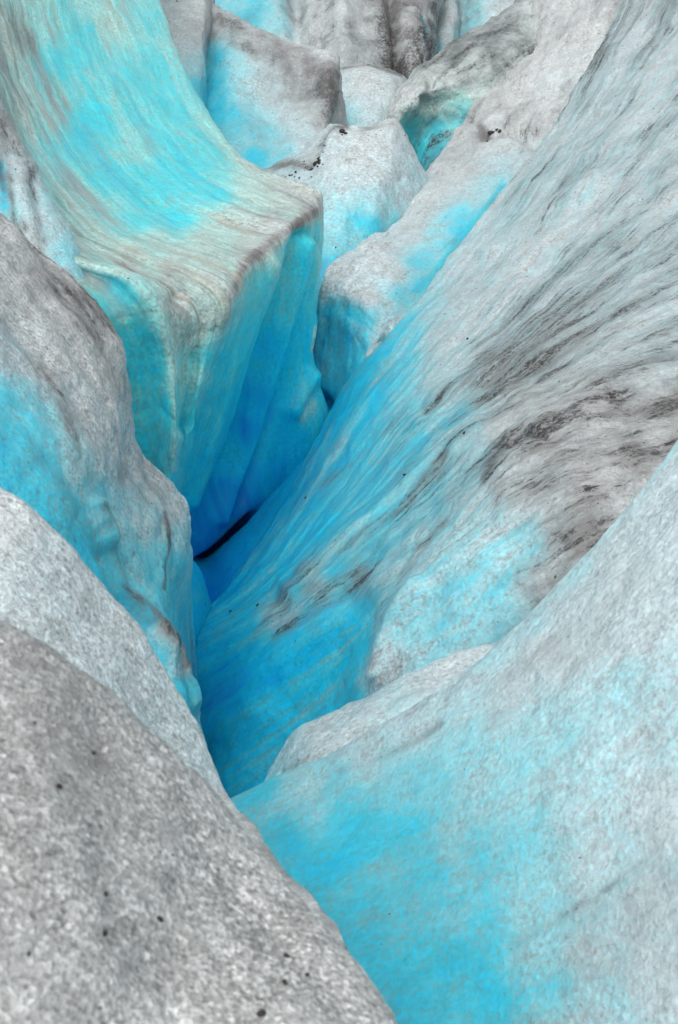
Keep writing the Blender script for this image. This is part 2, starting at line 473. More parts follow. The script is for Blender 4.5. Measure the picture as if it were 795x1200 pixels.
# ---- third mass on the left: grey shoulder, cyan flank, pale fin
mass('ice_bulge', 'bulging grey ice shoulder with cyan flank, ending in a rounded pale nose over the cleft', 'ice bulge',
     [[(-220, 130, 5.7), (-100, 190, 5.7), (0, 250, 5.75), (55, 296, 5.8), (108, 343, 5.85), (140, 392, 5.9), (151, 440, 5.95), (157, 500, 6.0), (168, 540, 6.05), (200, 577, 6.1), (222, 612, 6.1), (221, 645, 6.05), (208, 690, 5.95), (206, 740, 5.8), (220, 795, 5.6), (237, 855, 5.35), (262, 960, 5.0)],
      [(-220, 190, 5.35), (-100, 250, 5.35), (-10, 310, 5.4), (40, 355, 5.45), (85, 400, 5.5), (117, 445, 5.55), (132, 490, 5.58), (142, 535, 5.62), (157, 575, 5.68), (185, 610, 5.75), (200, 640, 5.75), (200, 670, 5.7), (192, 710, 5.6), (195, 755, 5.5), (208, 805, 5.35), (225, 860, 5.15), (250, 965, 4.85)],
      [(-220, 270, 5.05), (-100, 330, 5.0), (-20, 385, 5.0), (20, 425, 5.05), (60, 465, 5.1), (92, 505, 5.15), (112, 545, 5.2), (126, 585, 5.25), (145, 625, 5.32), (165, 660, 5.38), (180, 690, 5.4), (187, 715, 5.38), (190, 745, 5.3), (197, 785, 5.2), (210, 825, 5.1), (222, 870, 4.95), (240, 970, 4.7)],
      [(-220, 370, 4.85), (-100, 430, 4.78), (-20, 480, 4.75), (10, 510, 4.75), (40, 545, 4.78), (66, 580, 4.82), (88, 615, 4.87), (105, 650, 4.92), (125, 685, 5.0), (143, 715, 5.08), (158, 740, 5.12), (170, 765, 5.12), (180, 790, 5.08), (190, 820, 5.0), (202, 850, 4.92), (212, 890, 4.82), (230, 985, 4.6)],
      [(-220, 480, 4.7), (-100, 540, 4.62), (-20, 590, 4.58), (0, 615, 4.57), (22, 645, 4.58), (45, 675, 4.6), (65, 705, 4.63), (82, 735, 4.68), (100, 765, 4.74), (118, 792, 4.8), (134, 815, 4.84), (148, 835, 4.84), (160, 855, 4.82), (172, 880, 4.76), (185, 905, 4.7), (197, 940, 4.62), (215, 1030, 4.45)],
      [(-220, 620, 4.6), (-100, 680, 4.52), (-20, 720, 4.48), (0, 745, 4.47), (20, 770, 4.47), (40, 800, 4.48), (60, 830, 4.5), (78, 860, 4.54), (95, 885, 4.6), (112, 910, 4.64), (128, 930, 4.66), (140, 950, 4.66), (152, 970, 4.64), (162, 990, 4.6), (175, 1015, 4.55), (187, 1050, 4.5), (205, 1130, 4.35)]],
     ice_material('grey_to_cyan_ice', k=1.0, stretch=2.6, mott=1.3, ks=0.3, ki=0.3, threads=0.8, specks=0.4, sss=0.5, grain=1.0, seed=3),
     [(0, 270, .02, .3), (60, 330, .0, .33), (110, 380, .0, .38), (140, 450, .0, .38), (60, 420, .04, .26), (130, 520, 0.06, 0.26), (100, 480, .06, .2), (10, 420, .16, .2),
      (0, 470, 0.42, 0.14), (20, 530, 0.48, 0.10), (60, 560, 0.44, 0.10), (60, 620, 0.50, 0.07), (100, 640, .54, .06), (90, 540, 0.28, 0.14), (110, 590, .44, .12), (130, 600, 0.30, 0.16), (30, 580, .54, .1), (90, 690, .52, .04), (130, 660, .5, .06), (40, 500, .4, .12),
      (130, 700, .52, .04), (160, 760, .46, .04), (200, 600, .10, .18), (185, 570, .06, .22), (175, 610, 0.20, 0.12), (215, 630, 0.20, 0.06), (195, 660, 0.36, 0.05), (180, 650, 0.36, 0.05), (200, 720, .44, .03), (188, 700, .40, .04),
      (205, 800, .44, .04), (225, 850, .36, .06), (190, 810, .44, .05), (150, 545, .03, .34), (200, 850, .36, .06)],
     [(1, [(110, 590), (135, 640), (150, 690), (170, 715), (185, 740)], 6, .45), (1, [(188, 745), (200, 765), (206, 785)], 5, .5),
      (0, [(185, 740), (200, 765), (206, 790)], 8, .0), (1, [(195, 600), (200, 640), (190, 690)], 3, .45), (1, [(60, 430), (75, 490), (100, 560)], 8, .33)],
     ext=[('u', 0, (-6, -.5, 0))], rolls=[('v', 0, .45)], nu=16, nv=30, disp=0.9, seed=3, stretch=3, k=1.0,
     carve=[([(112, 590), (150, 690), (185, 742), (206, 790), (220, 830)], 7, .06), ([(130, 650), (165, 735), (190, 800)], 12, -.07)])

# ---- big upper left mass: streaked slope, crest, blue fin face
rD = [[(165, -60, 11.72), (195, 40, 10.92), (228, 115, 10.2), (275, 178, 9.56), (325, 207, 9.0), (362, 219, 8.68), (380, 238, 8.6), (380, 300, 8.7), (372, 370, 8.9), (369, 430, 9.05), (384, 500, 9.25)],
      [(110, -60, 11.26), (145, 50, 10.3), (185, 130, 9.58), (240, 195, 8.94), (297, 225, 8.54), (343, 242, 8.34), (366, 262, 8.3), (356, 330, 8.45), (340, 410, 8.7), (330, 480, 8.95), (335, 560, 9.2)],
      [(60, -60, 10.624), (95, 60, 9.664), (135, 145, 8.944), (195, 220, 8.384), (252, 254, 8.064), (305, 272, 7.944), (331, 290, 7.92), (315, 370, 8.12), (292, 460, 8.45), (275, 540, 8.75), (272, 635, 9.05)],
      [(10, -60, 10.064), (45, 70, 9.104), (85, 165, 8.464), (150, 245, 7.904), (212, 279, 7.664), (268, 298, 7.544), (297, 318, 7.52), (280, 400, 7.72), (257, 490, 8.05), (240, 570, 8.4), (238, 660, 8.8)],
      [(-40, -60, 9.202), (5, 80, 8.386), (45, 180, 7.91), (110, 265, 7.4), (172, 299, 7.162), (232, 320, 7.094), (268, 348, 7.08), (252, 415, 7.25), (232, 485, 7.5), (214, 560, 7.85), (210, 655, 8.25)],
      [(-65, -60, 8.614), (-15, 85, 7.981), (28, 188, 7.596), (92, 270, 7.2), (157, 305, 7.06), (215, 329, 7.02), (250, 362, 7.04), (240, 420, 7.15), (225, 488, 7.22), (208, 562, 7.44), (202, 650, 7.7)],
      [(-90, -60, 8.471), (-35, 90, 7.866), (10, 195, 7.482), (75, 275, 7.096), (140, 310, 6.92), (195, 336, 6.95), (225, 370, 7.03), (226, 425, 7.15), (220, 485, 7.2), (206, 560, 7.35), (198, 650, 7.6)],
      [(-140, -60, 7.985), (-75, 100, 7.435), (-25, 205, 6.995), (45, 280, 6.72), (110, 310, 6.55), (162, 330, 6.55), (192, 365, 6.59), (205, 430, 6.76), (208, 490, 6.8), (201, 560, 7.0), (190, 650, 7.2)],
      [(-190, -60, 7.801), (-115, 110, 7.251), (-60, 215, 6.866), (15, 285, 6.646), (78, 315, 6.547), (122, 335, 6.536), (152, 370, 6.58), (172, 430, 6.78), (178, 500, 6.95), (175, 570, 7.1), (168, 650, 7.3)],
      [(-240, -60, 7.5), (-170, 120, 6.95), (-100, 230, 6.675), (-20, 290, 6.455), (40, 320, 6.345), (80, 340, 6.345), (105, 380, 6.4), (120, 450, 6.6), (130, 520, 6.8), (130, 590, 7), (125, 660, 7.2)],
      [(-320, -60, 7.213), (-240, 130, 6.718), (-170, 240, 6.442), (-70, 300, 6.277), (0, 330, 6.195), (40, 350, 6.195), (65, 390, 6.25), (80, 460, 6.4), (90, 530, 6.6), (90, 600, 6.8), (85, 670, 7.0)]]
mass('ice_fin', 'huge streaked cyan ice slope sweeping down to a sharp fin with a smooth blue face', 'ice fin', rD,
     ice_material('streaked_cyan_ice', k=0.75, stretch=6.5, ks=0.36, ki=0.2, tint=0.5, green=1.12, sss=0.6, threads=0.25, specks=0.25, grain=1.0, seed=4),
     [(20, 40, .18, .34), (60, 20, .34, .14), (100, 40, .42, .08), (140, 100, .44, .08), (170, 30, .38, .08), (110, 130, .48, .07), (90, 170, .48, .08), (60, 120, .32, .18), (200, 140, .46, .04), (20, 120, .18, .30), (75, 70, .46, .08), (125, 30, .3, .16), (150, 180, .36, .16),
      (220, 200, .48, .04), (180, 220, .5, .04), (250, 230, .42, .06), (130, 210, .48, .08), (300, 230, .14, .14), (340, 232, .06, .2), (365, 245, .02, .34), (320, 265, .03, .24), (290, 290, .05, .24), (270, 270, .16, .12), (160, 260, .48, .06), (210, 250, .48, .04),
      (240, 290, .12, .16), (180, 290, .24, .16), (80, 240, .28, .26), (60, 280, .18, .34), (110, 300, .22, .32), (150, 310, .1, .34), (200, 320, .06, .26), (245, 330, .08, .22),
      (140, 340, .52, .10), (165, 400, .56, .02), (178, 440, .56, .0), (185, 480, .56, .04), (180, 520, .54, .04), (175, 340, .3, .12), (192, 380, .28, .02), (205, 450, .28, .0), (208, 480, .3, 0), (205, 520, .36, .0), (212, 350, .10, .2), (225, 395, .14, .12), (230, 440, .26, .04), (222, 480, .34, .0), (220, 520, .38, .04), (212, 560, .42, .03),
      (250, 370, .1, .22), (245, 420, .45, .02), (235, 480, .4, .06),
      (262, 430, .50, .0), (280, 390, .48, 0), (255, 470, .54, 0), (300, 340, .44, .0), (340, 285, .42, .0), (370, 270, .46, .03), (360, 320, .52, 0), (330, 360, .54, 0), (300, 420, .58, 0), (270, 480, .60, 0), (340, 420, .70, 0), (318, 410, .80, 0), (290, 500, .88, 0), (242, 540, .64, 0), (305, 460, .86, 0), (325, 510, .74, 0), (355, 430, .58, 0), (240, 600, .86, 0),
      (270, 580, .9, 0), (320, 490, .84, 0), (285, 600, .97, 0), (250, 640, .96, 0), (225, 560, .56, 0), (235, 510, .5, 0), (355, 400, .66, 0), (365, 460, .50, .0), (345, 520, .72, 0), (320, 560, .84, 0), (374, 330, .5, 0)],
     [(1, [(376, 245), (350, 262), (318, 285), (285, 312), (268, 345)], 6, .48), (0, [(376, 245), (350, 262), (318, 285), (285, 312), (268, 345)], 7, .0),
      (0, [(192, 380), (205, 440), (207, 500), (204, 550)], 5, .2), (1, [(192, 380), (205, 440), (207, 500), (204, 550)], 9, .0), (0, [(168, 400), (180, 470), (182, 530)], 7, .5), (0, [(365, 475), (355, 490)], 8, .36), (0, [(372, 385), (369, 410)], 4, .12), (1, [(240, 655), (262, 634), (290, 606)], 4, .7)],  # last stroke paints the gap's deep shade through the dirt channel
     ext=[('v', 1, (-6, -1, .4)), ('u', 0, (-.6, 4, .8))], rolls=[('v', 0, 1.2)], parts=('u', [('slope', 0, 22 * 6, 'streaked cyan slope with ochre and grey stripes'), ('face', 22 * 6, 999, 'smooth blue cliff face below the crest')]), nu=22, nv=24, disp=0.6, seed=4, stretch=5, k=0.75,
     carve=[([(352, 275), (300, 440), (240, 620)], 8, -.10), ([(372, 290), (330, 450), (285, 590)], 7, -.06), ([(315, 310), (265, 450), (225, 590)], 8, .05), ([(362, 285), (318, 440), (262, 610)], 6, .06), ([(345, 480), (365, 440)], 9, .07), ([(228, 672), (264, 648), (300, 612)], 6.5, -.42),
            ([(205, 350), (222, 420), (218, 500)], 9, -.05)])

# ---- narrow rib at the left edge
mass('ice_rib', 'narrow pale ribbed ice spur at the left edge, under the big streaked slope', 'ice spur',
     [[(-160, 20, 7.4), (-90, 60, 7.3), (-30, 105, 7.2), (0, 132, 7.15), (22, 165, 7.05), (45, 205, 6.9), (68, 250, 6.75), (92, 300, 6.6), (115, 360, 6.5)],
      [(-160, 80, 7.15), (-95, 110, 7.05), (-45, 150, 6.9), (-12, 178, 6.8), (10, 205, 6.72), (30, 240, 6.6), (52, 280, 6.5), (75, 330, 6.4), (100, 390, 6.3)],
      [(-160, 140, 7.0), (-100, 170, 6.9), (-55, 205, 6.78), (-25, 230, 6.7), (-4, 252, 6.6), (16, 285, 6.5), (36, 320, 6.4), (60, 365, 6.3), (85, 420, 6.2)],
      [(-160, 220, 6.8), (-105, 245, 6.7), (-65, 275, 6.6), (-40, 300, 6.5), (-18, 325, 6.45), (2, 350, 6.4), (24, 385, 6.3), (48, 425, 6.2), (75, 480, 6.1)]],
     ice_material('ribbed_pale_ice', k=1.1, stretch=1.5, ks=0.3, ki=0.35, threads=0.8, specks=0.5, seed=5),
     [(0, 150, .08, .4), (5, 200, .18, .3), (0, 240, .35, .22), (30, 210, .12, .2), (40, 240, .22, .08), (60, 260, .26, .06), (75, 290, .3, .06), (20, 270, .15, .35), (45, 280, .12, .3)],
     [(1, [(8, 150), (12, 220), (14, 260)], 4, .36), (1, [(38, 200), (52, 280)], 4, .34), (0, [(3, 190), (4, 240)], 5, .5)],
     ext=[('u', 0, (-4, 0, 0))], rolls=[('v', 0, .6)], nu=14, nv=18, disp=0.8, seed=5, stretch=2, k=1.1, carve=[([(10, 160), (14, 260)], 10, -.025), ([(40, 210), (54, 290)], 8, -.025)])

# ---- deep piece inside the cleft, left
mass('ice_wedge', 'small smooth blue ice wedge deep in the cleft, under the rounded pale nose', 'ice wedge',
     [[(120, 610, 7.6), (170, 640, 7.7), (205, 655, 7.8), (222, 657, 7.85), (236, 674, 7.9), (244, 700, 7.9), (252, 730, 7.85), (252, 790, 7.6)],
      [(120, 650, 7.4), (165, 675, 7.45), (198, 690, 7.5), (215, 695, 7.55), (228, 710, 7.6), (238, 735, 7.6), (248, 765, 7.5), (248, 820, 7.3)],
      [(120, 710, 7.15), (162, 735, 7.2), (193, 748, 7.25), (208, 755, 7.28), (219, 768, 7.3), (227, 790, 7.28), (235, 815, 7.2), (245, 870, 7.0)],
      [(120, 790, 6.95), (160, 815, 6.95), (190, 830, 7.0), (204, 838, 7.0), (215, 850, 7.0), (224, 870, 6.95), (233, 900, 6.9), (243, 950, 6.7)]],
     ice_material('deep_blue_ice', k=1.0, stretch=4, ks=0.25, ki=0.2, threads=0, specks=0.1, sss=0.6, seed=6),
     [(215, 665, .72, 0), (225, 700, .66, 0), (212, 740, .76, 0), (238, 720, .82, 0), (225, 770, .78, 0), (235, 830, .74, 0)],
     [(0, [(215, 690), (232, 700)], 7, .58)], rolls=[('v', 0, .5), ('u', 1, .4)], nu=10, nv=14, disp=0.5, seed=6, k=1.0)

# ---- deep bulge inside the cleft, right
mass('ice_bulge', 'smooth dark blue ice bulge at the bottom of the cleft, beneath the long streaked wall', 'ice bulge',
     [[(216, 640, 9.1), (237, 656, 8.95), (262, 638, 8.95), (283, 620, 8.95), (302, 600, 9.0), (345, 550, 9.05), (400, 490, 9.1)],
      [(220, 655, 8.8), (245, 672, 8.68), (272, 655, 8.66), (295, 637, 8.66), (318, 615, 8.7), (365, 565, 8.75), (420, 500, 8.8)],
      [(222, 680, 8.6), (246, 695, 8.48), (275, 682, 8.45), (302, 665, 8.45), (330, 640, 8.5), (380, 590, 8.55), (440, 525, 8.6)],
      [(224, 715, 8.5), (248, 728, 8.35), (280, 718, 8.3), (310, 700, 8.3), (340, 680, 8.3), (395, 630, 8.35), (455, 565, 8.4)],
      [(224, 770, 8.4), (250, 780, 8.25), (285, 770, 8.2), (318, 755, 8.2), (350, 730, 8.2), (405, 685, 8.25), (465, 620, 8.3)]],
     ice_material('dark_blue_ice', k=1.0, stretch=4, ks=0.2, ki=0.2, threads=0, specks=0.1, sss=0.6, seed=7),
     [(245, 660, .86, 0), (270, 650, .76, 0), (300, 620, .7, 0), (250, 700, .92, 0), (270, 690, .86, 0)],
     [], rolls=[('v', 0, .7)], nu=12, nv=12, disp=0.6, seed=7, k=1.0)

# ---- the long right wall
rG = [[(247, 716, 7.9), (270, 690, 8.0), (300, 650, 8.2), (345, 568, 8.75), (395, 468, 9.1), (450, 394, 9.5), (520, 312, 10.2), (590, 226, 11.3), (650, 150, 12.3), (705, 60, 13.3), (770, -70, 14.8)],
      [(246, 722, 7.738), (283, 690, 7.733), (325, 642, 7.825), (372, 565, 8.275), (422, 480, 8.541), (485, 402, 8.881), (556, 325, 9.504), (632, 235, 10.391), (705, 140, 11.462), (775, 40, 12.512), (850, -70, 12.568)],
      [(243, 732, 7.606), (295, 698, 7.453), (345, 648, 7.461), (398, 575, 7.753), (452, 497, 7.952), (520, 425, 8.182), (598, 352, 8.474), (680, 270, 9.099), (760, 185, 9.797), (840, 95, 10.673), (930, -20, 11.364)],
      [(238, 748, 7.444), (303, 708, 7.217), (360, 660, 7.128), (420, 596, 7.194), (480, 528, 7.241), (550, 463, 7.329), (630, 398, 7.539), (715, 338, 7.846), (800, 280, 8.184), (885, 220, 8.656), (985, 140, 9.249)],
      [(232, 768, 7.301), (305, 725, 6.993), (370, 677, 6.827), (436, 620, 6.711), (500, 560, 6.639), (570, 500, 6.626), (648, 448, 6.693), (730, 405, 6.853), (815, 370, 7.052), (900, 335, 7.378), (1000, 290, 7.769)],
      [(227, 800, 7.145), (303, 750, 6.784), (375, 702, 6.527), (450, 644, 6.293), (522, 578, 6.151), (592, 517, 6.036), (668, 476, 6.069), (748, 448, 6.275), (832, 425, 6.48), (915, 400, 6.799), (1010, 370, 7.094)],
      [(232, 840, 6.95), (303, 785, 6.6), (375, 735, 6.3), (447, 682, 5.97), (526, 612, 5.75), (598, 546, 5.65), (672, 506, 5.7), (748, 490, 5.85), (822, 468, 6.1), (905, 440, 6.5), (995, 390, 7.0)],
      [(246, 888, 6.75), (310, 835, 6.5), (375, 785, 6.25), (440, 722, 5.82), (530, 648, 5.53), (610, 585, 5.42), (683, 548, 5.38), (756, 526, 5.42), (832, 505, 5.6), (912, 485, 5.9), (1002, 450, 6.4)],
      [(262, 925, 6.5), (325, 880, 6.4), (385, 832, 6.2), (437, 775, 5.7), (530, 706, 5.37), (612, 645, 5.22), (688, 602, 5.12), (762, 575, 5.12), (838, 550, 5.3), (920, 530, 5.6), (1010, 505, 6.0)],
      [(282, 985, 6.3), (342, 940, 6.25), (395, 890, 6.1), (440, 840, 5.6), (530, 775, 5.27), (614, 712, 5.12), (690, 665, 5.0), (765, 632, 5.0), (840, 604, 5.2), (922, 582, 5.5), (1012, 555, 6.0)],
      [(300, 1060, 6.2), (355, 1015, 6.15), (405, 960, 6.0), (446, 910, 5.55), (534, 850, 5.22), (618, 790, 5.08), (694, 740, 4.95), (770, 705, 4.95), (845, 675, 5.15), (926, 650, 5.45), (1016, 620, 5.9)]]
mass('ice_wall', 'long pale ice wall sweeping across the right, combed with dark silt, blue low down', 'ice wall', rG,
     ice_material('combed_silty_ice', k=0.85, stretch=6.0, ks=0.55, ki=0.35, dirt_col=(0.20, 0.194, 0.19), threads=1.0, comb=1.2, sss=0.6, specks=0.4, grain=1.0, seed=8),
     [(700, 100, 0.17, 0.27), (760, 40, 0.17, 0.35), (780, 150, 0.17, 0.31), (700, 200, 0.17, 0.25), (680, 60, 0.17, 0.39), (740, 120, 0.17, 0.27), (620, 220, 0.17, 0.23), (650, 170, 0.17, 0.23), (560, 290, 0.16, 0.17), (620, 300, 0.17, 0.25), (700, 300, 0.17, 0.29), (780, 280, 0.17, 0.31),
      (500, 345, 0.26, 0.17), (540, 350, 0.14, 0.23), (470, 385, 0.44, 0.06), (520, 400, 0.16, 0.27), (600, 370, 0.17, 0.33), (700, 370, 0.17, 0.35), (780, 350, 0.17, 0.33), (640, 420, 0.17, 0.41), (720, 430, 0.17, 0.43), (780, 430, 0.17, 0.39),
      (440, 420, 0.52, 0.02), (420, 460, 0.52, 0.02), (460, 440, 0.40, 0.17), (520, 450, 0.22, 0.26), (580, 430, 0.17, 0.43), (480, 500, 0.38, 0.22), (540, 490, 0.34, 0.28), (560, 520, 0.26, 0.26), (620, 480, 0.05, 0.41), (700, 480, 0.00, 0.47), (780, 490, 0.00, 0.49),
      (380, 500, 0.58, 0.00), (400, 520, 0.46, 0.08), (340, 570, 0.60, 0.00), (370, 570, 0.52, 0.17), (430, 560, 0.50, 0.20), (480, 560, 0.42, 0.26), (440, 600, 0.50, 0.20), (500, 580, 0.34, 0.22),
      (300, 640, 0.62, 0.00), (340, 630, 0.56, 0.08), (380, 620, 0.54, 0.10), (270, 690, 0.72, 0.00), (300, 690, 0.60, 0.04), (340, 680, 0.58, 0.06), (390, 660, 0.46, 0.16), (430, 640, 0.42, 0.22), (330, 720, 0.30, 0.37), (370, 690, 0.28, 0.33), (420, 680, 0.26, 0.41),
      (250, 760, 0.68, 0.00), (280, 740, 0.60, 0.03), (260, 820, 0.70, 0.00), (270, 880, 0.72, 0.00), (300, 800, 0.64, 0.03), (350, 760, 0.48, 0.02), (390, 730, 0.44, 0.05), (430, 720, 0.50, 0.02), (350, 820, 0.60, 0.00), (400, 780, 0.60, 0.00), (420, 760, 0.58, 0.00), (310, 870, 0.66, 0.00), (300, 910, 0.68, 0.00), (400, 820, 0.60, 0.00),
      (450, 720, 0.26, 0.31), (470, 680, 0.26, 0.27), (500, 640, 0.24, 0.21), (450, 790, 0.26, 0.08), (520, 700, 0.27, 0.05), (500, 760, 0.28, 0.06), (560, 640, 0.24, 0.06), (560, 700, 0.30, 0.05), (620, 640, 0.30, 0.17), (580, 750, 0.28, 0.21), (540, 580, 0.20, 0.21),
      (600, 560, 0.08, 0.35), (600, 520, 0.03, 0.41), (640, 560, 0.08, 0.41), (660, 620, 0.12, 0.37), (690, 570, 0.00, 0.51), (690, 630, 0.00, 0.53), (740, 540, 0.00, 0.51), (650, 680, 0.10, 0.43), (780, 520, 0.00, 0.47), (640, 520, 0.02, 0.45)],
     [(1, [(597, 527), (608, 513), (625, 506), (640, 512)], 2.5, .8), (1, [(570, 560), (590, 525), (612, 505)], 5, .5), (1, [(500, 480), (540, 455), (600, 430), (660, 400)], 5, .40), (1, [(310, 718), (360, 678), (430, 628), (470, 598), (530, 540)], 5, .40),
      (1, [(295, 745), (310, 725), (335, 700)], 4, .5), (1, [(430, 690), (480, 650), (520, 610)], 5, .36), (1, [(640, 445), (720, 425), (795, 405)], 5, .44), (1, [(560, 470), (650, 440)], 4, .44), (0, [(290, 850), (350, 790), (405, 730), (418, 700)], 22, .5), (0, [(270, 850), (300, 890), (360, 830), (415, 790)], 26, .53), (0, [(448, 800), (470, 740), (500, 690), (540, 640)], 20, .26), (0, [(520, 780), (560, 700), (600, 640)], 26, .30), (1, [(448, 800), (480, 730), (540, 650)], 24, .05), (1, [(540, 750), (590, 650)], 24, .06), (1, [(540, 330), (600, 310), (640, 300)], 5, .3), (1, [(640, 395), (730, 385)], 7, .42),
      (0, [(520, 500), (545, 490)], 7, .5), (0, [(470, 540), (500, 520)], 8, .5), (1, [(650, 590), (660, 650)], 10, .4), (1, [(345, 590), (440, 520), (480, 480)], 4, .3),
      (0, [(395, 466), (345, 555), (305, 640)], 6, .64), (0, [(385, 505), (345, 570)], 4, .44), (1, [(432, 700), (440, 740), (430, 790)], 4, .3)],
     ext=[('u', 1, (6, 1.5, .8))], rolls=[('v', 0, .8), ('u', 0, .6)], nu=26, nv=26, disp=0.75, seed=8, stretch=4.5, k=0.85,
     carve=[([(600, 522), (612, 510), (640, 512)], 5, -.025), ([(500, 485), (600, 432)], 9, -.03), ([(330, 706), (430, 632), (530, 542)], 9, -.02), ([(340, 690), (450, 600), (560, 500)], 14, .06), ([(330, 810), (390, 760), (415, 720)], 26, -.05), ([(446, 790), (462, 730), (490, 690)], 12, .05), ([(570, 300), (700, 210)], 10, .06),
            ([(620, 320), (760, 230)], 10, -.06)])

# ---- pale snout and strip behind the wall
rF = [[(640, -70, 17), (592, 60, 15.5), (548, 140, 14), (503, 200, 12.6), (455, 262, 11.2), (410, 300, 10.3), (386, 323, 9.9), (374, 352, 9.8), (371, 390, 9.77), (368, 440, 9.75), (372, 500, 9.75)],
      [(680, -70, 16.3), (628, 70, 14.7), (580, 150, 13.3), (535, 215, 11.9), (480, 280, 10.7), (432, 317, 9.9), (405, 338, 9.62), (396, 365, 9.57), (397, 400, 9.54), (392, 440, 9.52), (385, 510, 9.52)],
      [(715, -70, 15.8), (662, 75, 14.1), (612, 165, 12.7), (562, 230, 11.5), (505, 300, 10.35), (457, 342, 9.6), (434, 358, 9.38), (426, 385, 9.33), (424, 420, 9.3), (416, 450, 9.28), (405, 510, 9.28)],
      [(745, -70, 15.3), (695, 85, 13.7), (640, 180, 12.45), (590, 243, 11.4), (530, 315, 10.35), (480, 365, 9.6), (462, 383, 9.4), (452, 402, 9.35), (445, 430, 9.32), (436, 465, 9.3), (425, 520, 9.3)],
      [(780, -60, 15.6), (725, 100, 14.0), (668, 195, 12.8), (618, 260, 11.8), (560, 330, 10.8), (510, 380, 10.0), (492, 400, 9.8), (480, 420, 9.7), (470, 445, 9.7), (460, 480, 9.7), (450, 530, 9.8)]]
mass('ice_snout', 'whitish ice tongue beside the streaked wall, ending in a snout with a hollow turquoise front', 'ice tongue', rF,
     ice_material('white_crusted_ice', k=0.7, white=(0.62, 0.64, 0.64), stretch=3, ks=0.2, ki=0.3, threads=0.8, specks=0.35, sss=0.6, comb=1.0, seed=9),
     [(560, 100, .02, .3), (620, 60, .02, .32), (660, 30, .02, .26), (600, 130, .02, .3), (640, 130, .03, .3), (560, 150, .03, .22), (660, 100, .06, .14), (620, 180, .1, .12), (540, 200, .05, .15), (500, 230, .06, .12), (575, 230, .25, .12), (590, 205, .2, .1),
      (540, 270, .42, .1), (515, 285, .3, .1), (490, 310, .42, .1), (480, 270, .05, .12), (440, 300, .04, .06), (400, 330, .03, .03), (420, 340, .04, .03), (460, 320, .08, .08), (470, 345, .4, .16), (450, 360, .2, .2), (430, 355, .06, .08),
      (385, 352, .26, .02), (400, 362, .36, .0), (430, 372, .36, .02), (380, 390, .50, 0), (410, 390, .50, 0), (430, 400, .50, 0), (400, 430, .52, 0), (385, 460, .6, 0), (410, 450, .54, 0), (378, 480, .75, 0), (440, 400, .2, .1), (455, 385, .04, .2), (445, 400, .05, .2)],
     [(0, [(374, 368), (400, 366), (434, 376)], 13, .44), (0, [(383, 425), (418, 425)], 17, .47), (1, [(378, 390), (425, 394)], 16, 0), (1, [(383, 425), (418, 425)], 20, 0), (0, [(376, 340), (400, 330), (436, 345)], 8, .04), (1, [(390, 330), (420, 320), (450, 335)], 18, .0), (0, [(430, 417), (450, 392), (478, 370)], 4, .05), (1, [(430, 417), (450, 392), (478, 370)], 5, .14), (1, [(560, 145), (575, 155), (590, 150)], 5, .75), (0, [(590, 225), (550, 275), (520, 310), (490, 340)], 6, .5), (1, [(520, 180), (580, 110), (640, 60)], 9, .3), (1, [(590, 150), (640, 135), (670, 110)], 9, .36)],
     ext=[('u', 0, (1.2, 4, .9))], rolls=[('v', 0, .9)], parts=('u', [('tongue', 0, 20 * 6 + 8, None), ('front', 20 * 6 + 8, 999, 'hollow turquoise front of the snout')]), nu=20, nv=22, disp=1.0, seed=9, stretch=3, k=0.7, carve=[([(560, 152), (600, 150), (640, 165)], 9, -.12), ([(376, 470), (384, 490)], 9, -.15)])

